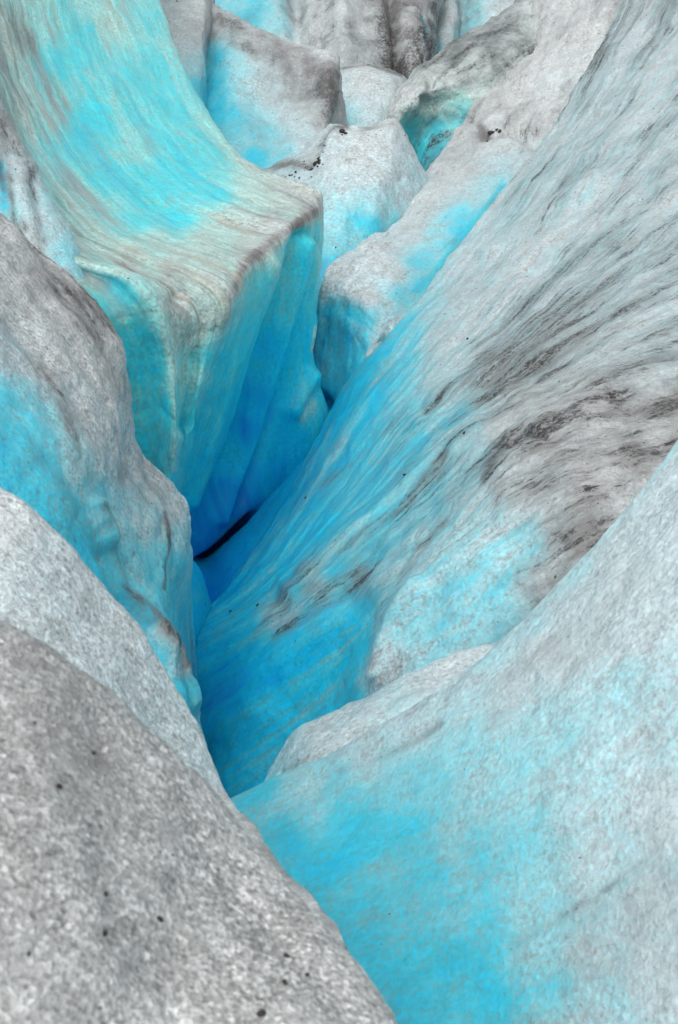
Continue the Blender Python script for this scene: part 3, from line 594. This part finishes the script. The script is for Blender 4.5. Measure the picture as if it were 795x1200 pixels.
# ---- block in the middle
mass('ice_block', 'pale cyan ice block with a black dirty rim, behind the tip of the blue fin', 'ice block',
     [[(255, 215, 12.0), (300, 205, 11.9), (330, 196, 11.8), (358, 178, 11.8), (382, 148, 11.85), (405, 150, 11.8), (432, 152, 11.8), (462, 143, 11.9), (478, 175, 12.0), (493, 206, 12.1), (510, 240, 12.2)],
      [(255, 240, 11.6), (300, 228, 11.5), (332, 218, 11.4), (360, 202, 11.4), (383, 182, 11.4), (405, 182, 11.4), (430, 184, 11.4), (455, 185, 11.5), (470, 208, 11.6), (484, 232, 11.7), (500, 265, 11.8)],
      [(255, 275, 11.2), (300, 262, 11.1), (334, 250, 11.0), (362, 238, 11.0), (384, 226, 10.95), (404, 226, 10.95), (425, 228, 11), (446, 232, 11.05), (460, 250, 11.2), (473, 268, 11.3), (488, 300, 11.4)],
      [(255, 320, 10.9), (300, 305, 10.8), (336, 292, 10.75), (362, 284, 10.7), (382, 278, 10.7), (400, 278, 10.7), (418, 282, 10.75), (436, 288, 10.8), (450, 300, 10.9), (463, 315, 11), (476, 345, 11.1)],
      [(255, 400, 10.7), (300, 385, 10.6), (336, 370, 10.5), (362, 360, 10.5), (382, 355, 10.45), (398, 355, 10.45), (414, 360, 10.5), (430, 366, 10.5), (444, 378, 10.6), (456, 392, 10.7), (468, 420, 10.8)]],
     ice_material('pale_cyan_ice', k=0.8, stretch=1.6, ks=0.15, ki=0.4, threads=0.6, specks=0.5, sss=0.5, seed=10),
     [(330, 200, .16, .26), (370, 190, .08, .3), (420, 165, .05, .16), (455, 160, .06, .14), (380, 210, .14, .14), (420, 210, .17, .08), (460, 200, .12, .06), (480, 215, .2, .06), (390, 250, .22, .06), (440, 240, .26, .04), (390, 290, .34, .02), (420, 270, .36, .02), (385, 310, .52, 0), (440, 270, .46, .02), (340, 230, .2, .14), (405, 180, .1, .16)],
     [(1, [(325, 200), (360, 192), (372, 172), (380, 152), (405, 150)], 4, .6), (1, [(425, 154), (462, 145)], 4, .35), (0, [(440, 148), (462, 146)], 5, .0)],
     rolls=[('v', 0, 1.1), ('u', 1, .6)], nu=12, nv=20, disp=1.0, seed=10, stretch=1.5, k=0.8, carve=[([(362, 195), (372, 172), (382, 150)], 5, -.06)])

# ---- scooped block upper middle
mass('ice_block', 'scooped ice block with a grey top edge and blue left hollow, behind the streaked slope', 'ice block',
     [[(205, -6, 14.2), (238, 4, 14.0), (268, 20, 13.8), (300, 33, 13.6), (335, 46, 13.5), (368, 56, 13.4), (401, 67, 13.4), (404, 100, 13.5), (402, 150, 13.6)],
      [(205, 40, 13.9), (236, 48, 13.7), (268, 52, 13.4), (300, 64, 13.3), (335, 78, 13.2), (365, 86, 13.1), (392, 92, 13.1), (397, 118, 13.2), (396, 160, 13.3)],
      [(205, 90, 13.6), (234, 92, 13.5), (266, 92, 13.2), (298, 100, 13.1), (332, 112, 13.05), (360, 118, 12.95), (384, 124, 12.9), (390, 144, 12.95), (390, 175, 13)],
      [(205, 140, 13.2), (234, 140, 13.1), (266, 138, 12.8), (298, 142, 12.7), (330, 150, 12.65), (354, 155, 12.6), (374, 160, 12.6), (382, 175, 12.6), (384, 200, 12.6)],
      [(205, 200, 12.6), (234, 198, 12.5), (266, 196, 12.3), (298, 196, 12.2), (328, 200, 12.15), (350, 202, 12.1), (368, 206, 12.1), (376, 215, 12.1), (380, 240, 12.1)],
      [(205, 280, 12.2), (234, 278, 12.1), (266, 276, 12), (298, 276, 11.9), (326, 278, 11.9), (348, 280, 11.9), (364, 284, 11.9), (372, 294, 11.9), (376, 310, 11.9)]],
     ice_material('scooped_ice', k=0.7, stretch=0.35, ks=0.3, ki=0.3, threads=0.6, specks=0.5, seed=11),
     [(255, 20, 0.06, 0.38), (300, 45, 0.04, 0.42), (350, 60, 0.02, 0.49), (395, 80, 0.00, 0.56), (240, 70, 0.43, 0.09), (250, 100, 0.47, 0.05), (270, 80, 0.32, 0.09), (290, 110, 0.31, 0.12), (270, 130, 0.43, 0.05), (310, 150, 0.31, 0.09), (320, 100, 0.12, 0.33), (350, 95, 0.05, 0.44), (385, 110, 0.00, 0.56), (365, 120, 0.04, 0.42), (345, 140, 0.16, 0.19), (380, 140, 0.04, 0.38), (300, 185, 0.46, 0.05), (330, 180, 0.31, 0.12), (355, 160, 0.16, 0.17)],
     [(1, [(240, 6), (300, 33), (368, 56), (400, 68)], 5, .3), (0, [(318, 195), (338, 175)], 5, .4), (1, [(350, 60), (355, 90), (375, 130)], 8, .42)],
     rolls=[('v', 0, 1.0), ('u', 1, .7)], nu=12, nv=16, disp=1.0, seed=11, stretch=0.4, k=0.7, carve=[([(290, 90), (320, 150)], 22, -.10), ([(385, 80), (380, 120)], 10, .05)])

# ---- grey flank between slope and scooped block
mass('ice_pillar', 'grey upright ice pillar wedged between the streaked slope and the scooped block', 'ice pillar',
     [[(120, -90, 14.2), (170, -80, 14.2), (205, -70, 14.2), (232, -60, 14.2), (243, -50, 14.3), (250, -20, 14.6)],
      [(120, -20, 13.6), (170, -15, 13.5), (205, -8, 13.5), (232, -2, 13.5), (242, 5, 13.6), (249, 30, 14)],
      [(120, 40, 13.2), (170, 42, 13.1), (205, 45, 13.05), (230, 50, 13.1), (238, 58, 13.2), (245, 80, 13.6)],
      [(120, 100, 12.8), (170, 102, 12.7), (205, 104, 12.65), (226, 108, 12.7), (232, 115, 12.8), (240, 135, 13.2)],
      [(120, 170, 12.4), (170, 172, 12.3), (205, 174, 12.25), (222, 178, 12.3), (228, 185, 12.4), (236, 205, 12.8)]],
     ice_material('grey_face_ice', k=0.7, stretch=0.4, ks=0.3, ki=0.25, threads=0.6, specks=0.4, seed=12),
     [(190, 10, .1, .32), (220, 20, .06, .38), (235, 30, .04, .42), (210, 60, .14, .34), (230, 80, .3, .3), (228, 105, .5, .15)],
     [], rolls=[('v', 0, 1.0), ('u', 1, .6)], nu=10, nv=12, disp=1.0, seed=12, stretch=0.4, k=0.7)

# ---- small pale block
mass('ice_block', 'small rounded whitish ice block with a thin dark line on top, under the back wall', 'ice block',
     [[(375, 95, 15.6), (392, 86, 15.5), (405, 81, 15.4), (425, 78, 15.3), (447, 80, 15.3), (466, 85, 15.4), (480, 98, 15.5), (488, 120, 15.7)],
      [(375, 115, 15.3), (390, 108, 15.1), (404, 103, 15), (424, 101, 14.9), (445, 103, 14.9), (463, 108, 15), (474, 120, 15.1), (482, 140, 15.3)],
      [(375, 145, 15.0), (388, 138, 14.8), (402, 134, 14.7), (420, 132, 14.6), (438, 134, 14.6), (452, 138, 14.7), (462, 148, 14.8), (470, 165, 15)],
      [(375, 200, 14.8), (387, 195, 14.6), (400, 192, 14.5), (416, 190, 14.4), (432, 192, 14.4), (444, 196, 14.5), (454, 205, 14.6), (462, 220, 14.8)]],
     ice_material('whitish_ice', k=0.7, stretch=0.5, ks=0.2, ki=0.3, threads=0.4, specks=0.4, seed=13),
     [(400, 100, .12, .14), (430, 95, .06, .12), (460, 100, .08, .12), (400, 135, .3, .08), (430, 130, .12, .08), (415, 145, .25, .06), (445, 130, .14, .12), (470, 110, .05, .25)],
     [(1, [(400, 81), (425, 78), (450, 80), (470, 87)], 2.5, .75)], rolls=[('v', 0, .8), ('u', 1, .5), ('u', 0, .5)], nu=10, nv=14, disp=0.8, seed=13, stretch=0.5, k=0.7)

# ---- hump with teal hollow
mass('ice_hump', 'grey dirty ice hump with a rounded nose over a dark teal hollow', 'ice hump',
     [[(690, -75, 17.2), (630, -30, 16.6), (592, 14, 16.0), (545, 45, 15.4), (508, 70, 15.0), (482, 92, 14.7), (462, 115, 14.5), (453, 138, 14.5), (448, 165, 14.7)],
      [(710, -45, 16.6), (650, 0, 15.9), (612, 38, 15.3), (566, 68, 14.8), (528, 88, 14.5), (500, 104, 14.3), (480, 122, 14.25), (466, 146, 14.4), (460, 175, 14.7)],
      [(730, -5, 16.2), (672, 35, 15.5), (632, 68, 15.0), (590, 95, 14.6), (550, 112, 14.5), (520, 124, 14.55), (500, 138, 14.65), (485, 158, 14.75), (478, 185, 14.9)],
      [(750, 45, 15.8), (690, 80, 15.2), (652, 110, 14.8), (605, 135, 14.5), (562, 150, 14.5), (530, 160, 14.55), (510, 172, 14.6), (495, 190, 14.65), (488, 215, 14.7)],
      [(770, 110, 15.4), (710, 140, 14.9), (672, 165, 14.5), (620, 190, 14.2), (575, 205, 14.1), (540, 215, 14.1), (520, 225, 14.1), (505, 240, 14.1), (498, 260, 14.1)]],
     ice_material('dirty_teal_ice', k=0.7, stretch=1.9, green=1.12, dirt_col=(0.12, 0.135, 0.135), ks=0.2, ki=0.35, threads=1.0, specks=0.6, seed=14),
     [(590, 20, .02, 0.35), (550, 55, .02, 0.39), (510, 80, .02, 0.37), (480, 105, .01, 0.31), (462, 130, .02, 0.27), (500, 110, .02, 0.51), (540, 90, .03, 0.47), (580, 70, .02, 0.41), (560, 100, .06, 0.41), (510, 125, .15, 0.40), (540, 125, .35, 0.25), (480, 150, .5, 0.30), (510, 150, .56, 0.34), (540, 150, .5, 0.34), (495, 185, .56, 0.30), (520, 175, .55, 0.32), (600, 70, .02, 0.39)],
     [(1, [(500, 95), (505, 110), (495, 128)], 4, .6)], ext=[('u', 0, (2, 3, .6))], rolls=[('v', 0, 1.0), ('u', 1, .7)], nu=14, nv=18, disp=1.1, seed=14, stretch=1.5, k=0.7, carve=[([(505, 98), (498, 125)], 5, -.12)])

# ---- back walls
mass('ice_wall', 'far grey white ice wall with vertical streaks along the top of the view', 'ice wall',
     [[(120, -260, 21), (190, -260, 20.5), (250, -260, 20), (310, -260, 19.8), (370, -255, 19.7), (420, -250, 19.7), (470, -245, 19.8), (500, -240, 20), (520, -235, 20.6)],
      [(120, -120, 19.6), (190, -120, 19.2), (250, -120, 18.9), (310, -118, 18.7), (370, -115, 18.6), (420, -112, 18.6), (470, -110, 18.7), (500, -108, 18.9), (516, -100, 19.5)],
      [(120, -20, 18.6), (190, -20, 18.2), (250, -18, 18), (310, -15, 17.8), (370, -12, 17.7), (420, -10, 17.65), (470, -8, 17.7), (502, -5, 17.9), (516, 5, 18.5)],
      [(120, 60, 17.8), (190, 62, 17.5), (250, 65, 17.2), (310, 68, 17), (370, 70, 16.9), (420, 72, 16.8), (470, 76, 16.9), (500, 80, 17), (514, 90, 17.6)],
      [(120, 150, 17.2), (190, 152, 17), (250, 155, 16.7), (310, 158, 16.5), (370, 160, 16.4), (420, 162, 16.3), (470, 166, 16.3), (500, 170, 16.4), (514, 180, 17)]],
     ice_material('far_streaked_ice', k=0.55, stretch=0.3, ks=0.5, ki=0.3, threads=0.9, specks=0.6, seed=15),
     [(260, 5, .4, 0.21), (300, 15, .45, 0.21), (325, 25, .35, 0.25), (345, 10, .12, 0.41), (370, 20, .06, 0.41), (400, 30, .05, 0.31), (440, 40, .03, 0.33), (460, 10, .03, 0.47), (420, 60, .05, 0.29), (480, 30, .03, 0.41), (490, 60, .05, 0.39), (380, 50, .06, 0.41), (470, 70, .08, 0.47)],
     [(1, [(450, 0), (460, 30), (468, 70), (470, 95)], 5, .62), (1, [(352, 0), (358, 60)], 4, .5), (1, [(392, 0), (392, 60)], 3, .45), (0, [(330, 0), (338, 30), (345, 45)], 4, .35), (0, [(465, 65), (470, 95)], 3, .5), (0, [(496, 20), (499, 50)], 3, .5)],
     ext=[('u', 0, (-10, 0, .5))], rolls=[('v', 0, 2.0), ('u', 1, 1.0)], nu=14, nv=18, disp=1.6, seed=15, stretch=0.3, k=0.55, carve=[([(455, -60), (468, 90)], 7, -.25), ([(345, -60), (350, 60)], 10, -.2), ([(400, -60), (405, 70)], 16, .15)])

mass('ice_wall', 'far bluish ice wall in the gap at the top, behind the dirty grey hump', 'ice wall',
     [[(470, -240, 21.5), (500, -240, 21.3), (530, -240, 21.2), (540, -240, 21.6), (570, -238, 21.4), (620, -236, 21.2), (680, -234, 21.2)],
      [(470, -110, 20.3), (500, -110, 20.1), (530, -110, 20), (540, -110, 20.5), (570, -108, 20.2), (620, -106, 20), (680, -104, 20)],
      [(470, -10, 19.4), (500, -10, 19.2), (530, -10, 19.1), (540, -10, 19.6), (570, -8, 19.3), (620, -6, 19.1), (680, -4, 19)],
      [(470, 80, 18.6), (500, 80, 18.4), (530, 80, 18.3), (540, 80, 18.8), (570, 82, 18.5), (620, 84, 18.3), (680, 86, 18.2)],
      [(470, 180, 18), (500, 180, 17.8), (530, 180, 17.7), (540, 180, 18.1), (570, 182, 17.9), (620, 184, 17.7), (680, 186, 17.6)]],
     ice_material('far_bluish_ice', k=0.55, stretch=0.3, ks=0.4, ki=0.4, threads=0.8, specks=0.4, seed=16),
     [(505, 30, 0.27, 0.46), (515, 10, 0.08, 0.46), (520, 50, 0.21, 0.46), (530, 20, 0.07, 0.50), (545, 10, 0.27, 0.30), (560, 20, 0.30, 0.26), (545, 38, 0.35, 0.32), (575, 5, 0.23, 0.30), (590, 10, 0.14, 0.36)],
     [(0, [(505, 20), (508, 45), (515, 65)], 5, .62)], ext=[('u', 1, (12, 0, .5))], rolls=[('v', 0, 2.0)], nu=12, nv=14, disp=1.4, seed=16, stretch=0.3, k=0.55)

# ---- small pale crest behind the right front slope
mass('ice_crest', 'low greyish white ice crest peeping up behind the bright cyan front slope', 'ice crest',
     [[(660, 740, 4.400), (610, 757, 4.356), (565, 768, 4.312), (530, 775, 4.286), (470, 796, 4.286), (400, 826, 4.330), (352, 850, 4.382), (332, 880, 4.418), (312, 914, 4.418), (280, 965, 4.356)],
      [(670, 765, 4.224), (615, 785, 4.189), (572, 797, 4.154), (535, 806, 4.118), (477, 826, 4.101), (408, 854, 4.136), (362, 876, 4.171), (340, 902, 4.206), (318, 934, 4.206), (284, 985, 4.154)],
      [(680, 800, 4.092), (625, 820, 4.048), (580, 834, 4.013), (543, 844, 3.978), (485, 864, 3.960), (418, 890, 3.986), (372, 910, 4.022), (348, 934, 4.048), (325, 964, 4.048), (290, 1015, 4.004)],
      [(690, 870, 3.960), (635, 890, 3.925), (590, 905, 3.890), (552, 915, 3.872), (494, 935, 3.854), (428, 960, 3.872), (382, 980, 3.898), (358, 1004, 3.925), (335, 1034, 3.925), (300, 1085, 3.872)]],
     ice_material('greyish_crest_ice', k=1.2, stretch=1.6, white=(0.67, 0.685, 0.685), ks=0.2, ki=0.25, threads=0.5, specks=0.3, seed=17),
     [(560, 775, 0.13, 0.10), (500, 800, 0.13, 0.08), (440, 830, 0.15, 0.07), (380, 850, 0.13, 0.06), (345, 870, 0.19, 0.04), (400, 860, 0.17, 0.07), (460, 830, 0.17, 0.06), (330, 905, 0.25, 0.03), (360, 890, 0.17, 0.10), (310, 920, 0.33, 0.03)],
     [(1, [(335, 905), (370, 885), (400, 872)], 4, .36)], rolls=[('v', 0, .28)], nu=14, nv=16, disp=0.8, seed=17, stretch=2.5, k=1.2)

# ---- right front slope
rN = [[(960, 250, 3.520), (870, 400, 3.432), (795, 520, 3.388), (745, 588, 3.388), (692, 648, 3.432), (642, 698, 3.485), (600, 740, 3.520), (565, 774, 3.564), (500, 822, 3.652), (425, 868, 3.784), (362, 900, 3.916), (310, 922, 4.004), (276, 938, 4.048), (225, 965, 4.048)],
      [(1000, 330, 3.212), (910, 470, 3.124), (835, 580, 3.098), (785, 640, 3.115), (730, 695, 3.168), (680, 742, 3.230), (635, 782, 3.282), (596, 815, 3.344), (530, 860, 3.450), (455, 904, 3.590), (390, 935, 3.714), (335, 958, 3.784), (297, 972, 3.828), (245, 1000, 3.828)],
      [(1040, 450, 2.948), (950, 570, 2.886), (880, 660, 2.860), (828, 715, 2.878), (772, 765, 2.930), (720, 808, 3.001), (672, 845, 3.062), (630, 875, 3.124), (562, 915, 3.238), (487, 955, 3.379), (420, 985, 3.485), (365, 1006, 3.538), (325, 1020, 3.564), (270, 1048, 3.564)],
      [(1080, 600, 2.728), (990, 700, 2.684), (920, 780, 2.658), (868, 825, 2.675), (812, 868, 2.728), (758, 905, 2.798), (708, 935, 2.869), (664, 960, 2.930), (595, 995, 3.036), (520, 1028, 3.150), (455, 1052, 3.238), (400, 1070, 3.282), (355, 1085, 3.300), (300, 1112, 3.300)],
      [(1120, 780, 2.534), (1030, 860, 2.499), (955, 925, 2.482), (903, 960, 2.499), (848, 995, 2.552), (795, 1022, 2.614), (745, 1045, 2.684), (700, 1065, 2.746), (630, 1092, 2.842), (555, 1118, 2.939), (490, 1136, 3.010), (435, 1152, 3.054), (390, 1165, 3.062), (335, 1190, 3.062)],
      [(1160, 980, 2.358), (1070, 1045, 2.332), (990, 1095, 2.314), (938, 1125, 2.332), (883, 1150, 2.376), (830, 1172, 2.438), (780, 1190, 2.499), (735, 1205, 2.552), (665, 1226, 2.640), (590, 1245, 2.728), (525, 1260, 2.790), (470, 1272, 2.816), (425, 1285, 2.834), (370, 1310, 2.834)],
      [(1200, 1230, 2.200), (1110, 1280, 2.174), (1030, 1320, 2.165), (975, 1345, 2.182), (920, 1365, 2.226), (868, 1382, 2.288), (818, 1397, 2.341), (772, 1410, 2.394), (702, 1428, 2.482), (625, 1443, 2.552), (560, 1455, 2.605), (505, 1465, 2.640), (460, 1478, 2.640), (405, 1500, 2.640)]]
mass('ice_slope', 'broad bright ice slope at lower right, white above and cyan towards its foot', 'ice slope', rN,
     ice_material('bright_cyan_ice', k=1.35, stretch=2.6, mott=0.75, comb=0.6, crystal=0.12, ks=0.22, ki=0.25, threads=0.6, specks=0.3, grain=0.9, seed=18, sss=0.5, white=(0.56, 0.65, 0.68)),
     [(790, 540, 0.13, 0.04), (740, 610, 0.16, 0.04), (680, 670, 0.20, 0.03), (620, 730, 0.23, 0.02), (580, 770, 0.21, 0.03), (780, 620, 0.08, 0.06), (720, 680, 0.07, 0.16), (640, 760, 0.07, 0.22), (700, 740, 0.11, 0.10), (780, 720, 0.13, 0.06), (600, 800, 0.11, 0.12), (540, 820, 0.18, 0.06),
      (480, 850, 0.17, 0.06), (420, 880, 0.20, 0.10), (360, 910, 0.26, 0.06), (300, 940, 0.44, 0.02), (320, 960, 0.31, 0.02), (400, 930, 0.40, 0.02), (480, 920, 0.34, 0.03), (560, 900, 0.27, 0.03), (650, 850, 0.23, 0.03), (740, 810, 0.25, 0.03), (790, 860, 0.20, 0.05),
      (350, 990, 0.31, 0.00), (380, 1020, 0.48, 0.00), (420, 970, 0.47, 0.01), (470, 1010, 0.47, 0.00), (500, 1020, 0.45, 0.00), (420, 1060, 0.49, 0.00), (460, 1100, 0.45, 0.00), (450, 1160, 0.46, 0.00), (540, 1000, 0.37, 0.02), (560, 1080, 0.38, 0.02), (520, 1130, 0.44, 0.00), (580, 1180, 0.42, 0.00), (620, 1000, 0.30, 0.03), (640, 1080, 0.29, 0.04), (700, 1020, 0.16, 0.06), (680, 960, 0.20, 0.04),
      (780, 960, 0.11, 0.08), (760, 1060, 0.12, 0.12), (700, 1120, 0.18, 0.10), (640, 1170, 0.34, 0.03), (700, 1190, 0.21, 0.04), (780, 1150, 0.12, 0.08), (600, 930, 0.27, 0.04)],
     [(1, [(620, 780), (680, 735), (740, 680)], 12, .2), (1, [(560, 960), (640, 905), (700, 860)], 4, .2), (1, [(600, 1110), (700, 1050), (790, 980)], 5, .18), (0, [(330, 985), (390, 1030), (430, 1100)], 26, .47), (0, [(790, 525), (690, 652), (600, 742), (565, 776)], 6, .2), (1, [(400, 905), (460, 885), (520, 850)], 5, .25)],
     ext=[('u', 0, (3.5, .3, .5))], rolls=[('v', 0, .3)], nu=18, nv=28, disp=0.38, seed=18, stretch=2.5, k=1.35)
# ================================================================== bed of the glacier
me = bpy.data.meshes.new('glacier_bed')
n = 60
xs = np.concatenate([np.linspace(-14, 14, n), ]).tolist()
ys = np.linspace(-8, 30, n).tolist()
xs = [-900, -200, -60] + xs + [60, 200, 900]
ys = [-900, -200, -40] + ys + [70, 200, 900]
vs, fs = [], []
for y in ys:
    for x in xs:
        vs.append((x, y, 0.12 * math.sin(x * 0.7 + y * 0.3) * (1 if abs(x) < 50 and -30 < y < 50 else 0)))
w = len(xs)
for j in range(len(ys) - 1):
    for i in range(w - 1):
        a = j * w + i
        fs.append((a, a + 1, a + w + 1, a + w))
me.from_pydata(vs, [], fs)
me.materials.append(plain_mat('bed_ice', (0.16, 0.25, 0.31), 0.6))
bed = bpy.data.objects.new('ground', me)
bed['kind'] = 'structure'
bed['label'] = 'dark ice bed of the glacier at the bottom of the cleft'
COL.objects.link(bed)

# ================================================================== stones and grit
rock = plain_mat('black_stone', (0.028, 0.022, 0.022), 0.7)
_ico = None


def ico():
    import bmesh
    bm = bmesh.new()
    bmesh.ops.create_icosphere(bm, subdivisions=2, radius=1)
    V = np.array([v.co[:] for v in bm.verts])
    Fc = [tuple(v.index for v in f.verts) for f in bm.faces]
    bm.free()
    return V, Fc


ICO = ico()


def stone_verts(size, seed):
    V, Fc = ICO
    r = np.random.default_rng(seed)
    s = np.array([1.0, r.uniform(.6, .95), r.uniform(.45, .75)])
    q = V * (1 + 0.28 * fbm(V * 1.4 + seed * 3.1, 3, seed)[:, None])
    for _ in range(3):                                      # chipped facets
        d = r.normal(size=3)
        d /= np.linalg.norm(d)
        over = np.maximum(q @ d - r.uniform(.55, .8), 0)
        q = q - over[:, None] * d
    return q * s * size, Fc


def locate(label, px, py):
    M = MASSES[label]
    d2 = (M['px'] - px) ** 2 + (M['py'] - py) ** 2
    c = np.where(d2 < d2.min() + 16)[0]
    i = c[np.argmin(M['d'][c])]
    return M['v'][i], M['n'][i], M['d'][i]


def rot_to(nv, ang):
    nv = nv / np.linalg.norm(nv)
    t = np.cross([0.3, 0.9, 0.1], nv)
    t /= np.linalg.norm(t)
    b = np.cross(nv, t)
    c, s = math.cos(ang), math.sin(ang)
    return np.stack([c * t + s * b, -s * t + c * b, nv], 1)


def stone(label_mass, px, py, wpx, label, group=None, seed=0):
    p, nv, d = locate(label_mass, px, py)
    size = wpx / 600 * TV * d / 2
    q, Fc = stone_verts(size, seed)
    q = q @ rot_to(nv, seed * 1.3).T
    m = bpy.data.meshes.new('stone')
    m.from_pydata([tuple(v) for v in q], [], Fc)
    m.materials.append(rock)
    for pl in m.polygons:
        pl.use_smooth = True
    o = bpy.data.objects.new('stone', m)
    o.location = p + nv / np.linalg.norm(nv) * size * 0.25
    o['label'] = label
    o['category'] = 'stone'
    if group:
        o['group'] = group
    COL.objects.link(o)


HUMP = 'rough dark grey granular ice hump closest below, speckled with black stones'
gs = 'black stones lying on the foreground hump'
for i, (x, y, w_, lab) in enumerate([
        (72, 921, 10, 'largest of the black stones on the grey hump, lying alone high on its left'),
        (127, 1048, 7, 'small black stone in the middle of the grey hump, upper of the middle three'),
        (191, 1078, 10, 'wide flat black stone right of the middle of the grey hump'),
        (125, 1095, 9, 'brownish black stone on the grey hump straight below another small one'),
        (336, 1118, 9, 'topmost of the black stones near the right end of the grey hump'),
        (362, 1141, 8, 'black stone nearest the right-hand brink of the grey hump'),
        (337, 1150, 9, 'longish black stone in the middle of the cluster near the right brink'),
        (308, 1186, 12, 'tall dark stone at the very bottom of the view on the grey hump'),
        (112, 880, 6, 'tiny black stone close under the crest of the grey hump'),
        (205, 1000, 4, 'tiny dark stone on the bare upper right part of the grey hump')]):
    stone(HUMP, x, y, w_, lab, gs, 20 + i)
WALL = 'long pale ice wall sweeping across the right, combed with dark silt, blue low down'
gw = 'dark stones frozen into the long streaked wall'
for i, (x, y, w_, lab) in enumerate([
        (268, 714, 4.5, 'small dark stone alone on clean blue ice just right of the cleft'),
        (301, 706, 4.5, 'small dark stone on blue ice, right of a lone one at the cleft'),
        (357, 580, 4, 'tiny dark stone on the blue edge of the long wall'),
        (473, 553, 5, 'black stone in the dark silt band half way down the long wall'),
        (542, 507, 5, 'black stone on a cyan patch of the long wall'),
        (546, 396, 4, 'tiny black stone high on the pale combed part of the long wall')]):
    stone(WALL, x, y, w_, lab, gw, 50 + i)
BLOCK = 'pale cyan ice block with a black dirty rim, behind the tip of the blue fin'
gb = 'black dirt lumps on the rim of the pale block'
lumps = [(364, 196, 7), (367, 191, 9), (371, 187, 6), (374, 182, 5), (400, 151, 8), (405, 153, 5)]
rr = random.Random(5)
for cx, cy, sx, sy, n_ in ((364, 192, 5, 6, 11), (374, 172, 3, 8, 7), (402, 152, 5, 2, 5), (337, 202, 8, 4, 8), (440, 153, 14, 3, 5)):
    for _ in range(n_):
        lumps.append((cx + rr.gauss(0, sx), cy + rr.gauss(0, sy) + 1, 1.2 + 3.2 * rr.random() ** 2.5))
for i, (x, y, w_) in enumerate(lumps):
    stone(BLOCK, x, y, w_, 'black dirt lump frozen to the rim of the pale cyan block', gb, 80 + i)
TONG = 'whitish ice tongue beside the streaked wall, ending in a snout with a hollow turquoise front'
for i, (x, y, w_) in enumerate([(571, 156, 7), (576, 153, 9), (583, 154, 6), (569, 163, 4), (580, 151, 5)]):
    stone(TONG, x, y, w_, 'black dirt lump in the hollow of the whitish tongue', 'black dirt lumps in the hollow of the tongue', 110 + i)

# loose grit: far too fine to count
gv, gf = [], []
base = 0
for lab, M in MASSES.items():
    vis = (M['px'] > -20) & (M['px'] < 815) & (M['py'] > -20) & (M['py'] < 1220)
    wgt = np.where(vis, np.maximum(M['dirt'] - 0.08, 0.0) ** 1.6 + 0.004, 0)
    area_px = vis.sum()
    cnt = {WALL: 1700, HUMP: 110, TONG: 200, BLOCK: 160}.get(lab, 120)
    wgt = wgt / wgt.sum()
    idx = RNG.choice(len(wgt), cnt, p=wgt)
    for i in idx:
        size = RNG.uniform(.5, 1.0) ** 2 * 2.0 / 600 * TV * M['d'][i] / 2 * (1.3 if RNG.random() < .15 else 0.8)
        q, Fc = stone_verts(size, int(RNG.integers(1, 40)))
        q = q * np.array([1.5, .8, .8])
        q = q @ rot_to(M['n'][i], RNG.uniform(0, 6.28)).T + M['v'][i]
        gv.append(q)
        gf += [tuple(a + base for a in f) for f in Fc]
        base += len(q)
m = bpy.data.meshes.new('grit')
m.from_pydata([tuple(v) for v in np.concatenate(gv)], [], gf)
m.materials.append(rock)
o = bpy.data.objects.new('grit', m)
o['kind'] = 'stuff'
o['label'] = 'fine black grit sprinkled over the dirty ice'
o['category'] = 'grit'
COL.objects.link(o)

# ================================================================== light, sky, camera
W = bpy.data.worlds.new('World')
S.world = W
W.use_nodes = True
nt = W.node_tree
bg = nt.nodes['Background']
sky = nt.nodes.new('ShaderNodeTexSky')
sky.sky_type = 'NISHITA'
sky.sun_disc = False
EL, AZ = math.radians(60), math.radians(-150)
sky.sun_elevation = EL
sky.sun_rotation = AZ
sky.air_density = 1.0
sky.dust_density = 4.0
hsv = nt.nodes.new('ShaderNodeHueSaturation')          # cloud cover takes most of the blue out of the sky
hsv.inputs['Saturation'].default_value = 0.15
nt.links.new(sky.outputs[0], hsv.inputs['Color'])
nt.links.new(hsv.outputs[0], bg.inputs['Color'])
bg.inputs['Strength'].default_value = 0.12

L = bpy.data.lights.new('sun', 'SUN')
L.energy = 1.1
L.angle = math.radians(70)
L.color = (1.0, 0.97, 0.93)
so = bpy.data.objects.new('sun', L)
dirv = Vector((math.sin(AZ) * math.cos(EL), math.cos(AZ) * math.cos(EL), math.sin(EL)))
so.rotation_euler = dirv.to_track_quat('Z', 'Y').to_euler()
COL.objects.link(so)

cam = bpy.data.cameras.new('camera')
cam.sensor_fit = 'VERTICAL'
cam.sensor_height = 36
cam.sensor_width = 24
cam.lens = 18 / TV
cam.clip_end = 3000
cam.clip_start = 0.05
cam.dof.use_dof = True
cam.dof.focus_distance = 7.0
cam.dof.aperture_fstop = 8.0
co = bpy.data.objects.new('camera', cam)
co.location = (0, 0, CAMZ)
co.rotation_euler = (math.radians(90) - PITCH, 0, 0)
COL.objects.link(co)
S.camera = co
S.view_settings.view_transform = 'Standard'
S.view_settings.look = 'None'
S.view_settings.exposure = 0.40
S.view_settings.gamma = 1
S.cycles.max_bounces = 12
S.cycles.diffuse_bounces = 10
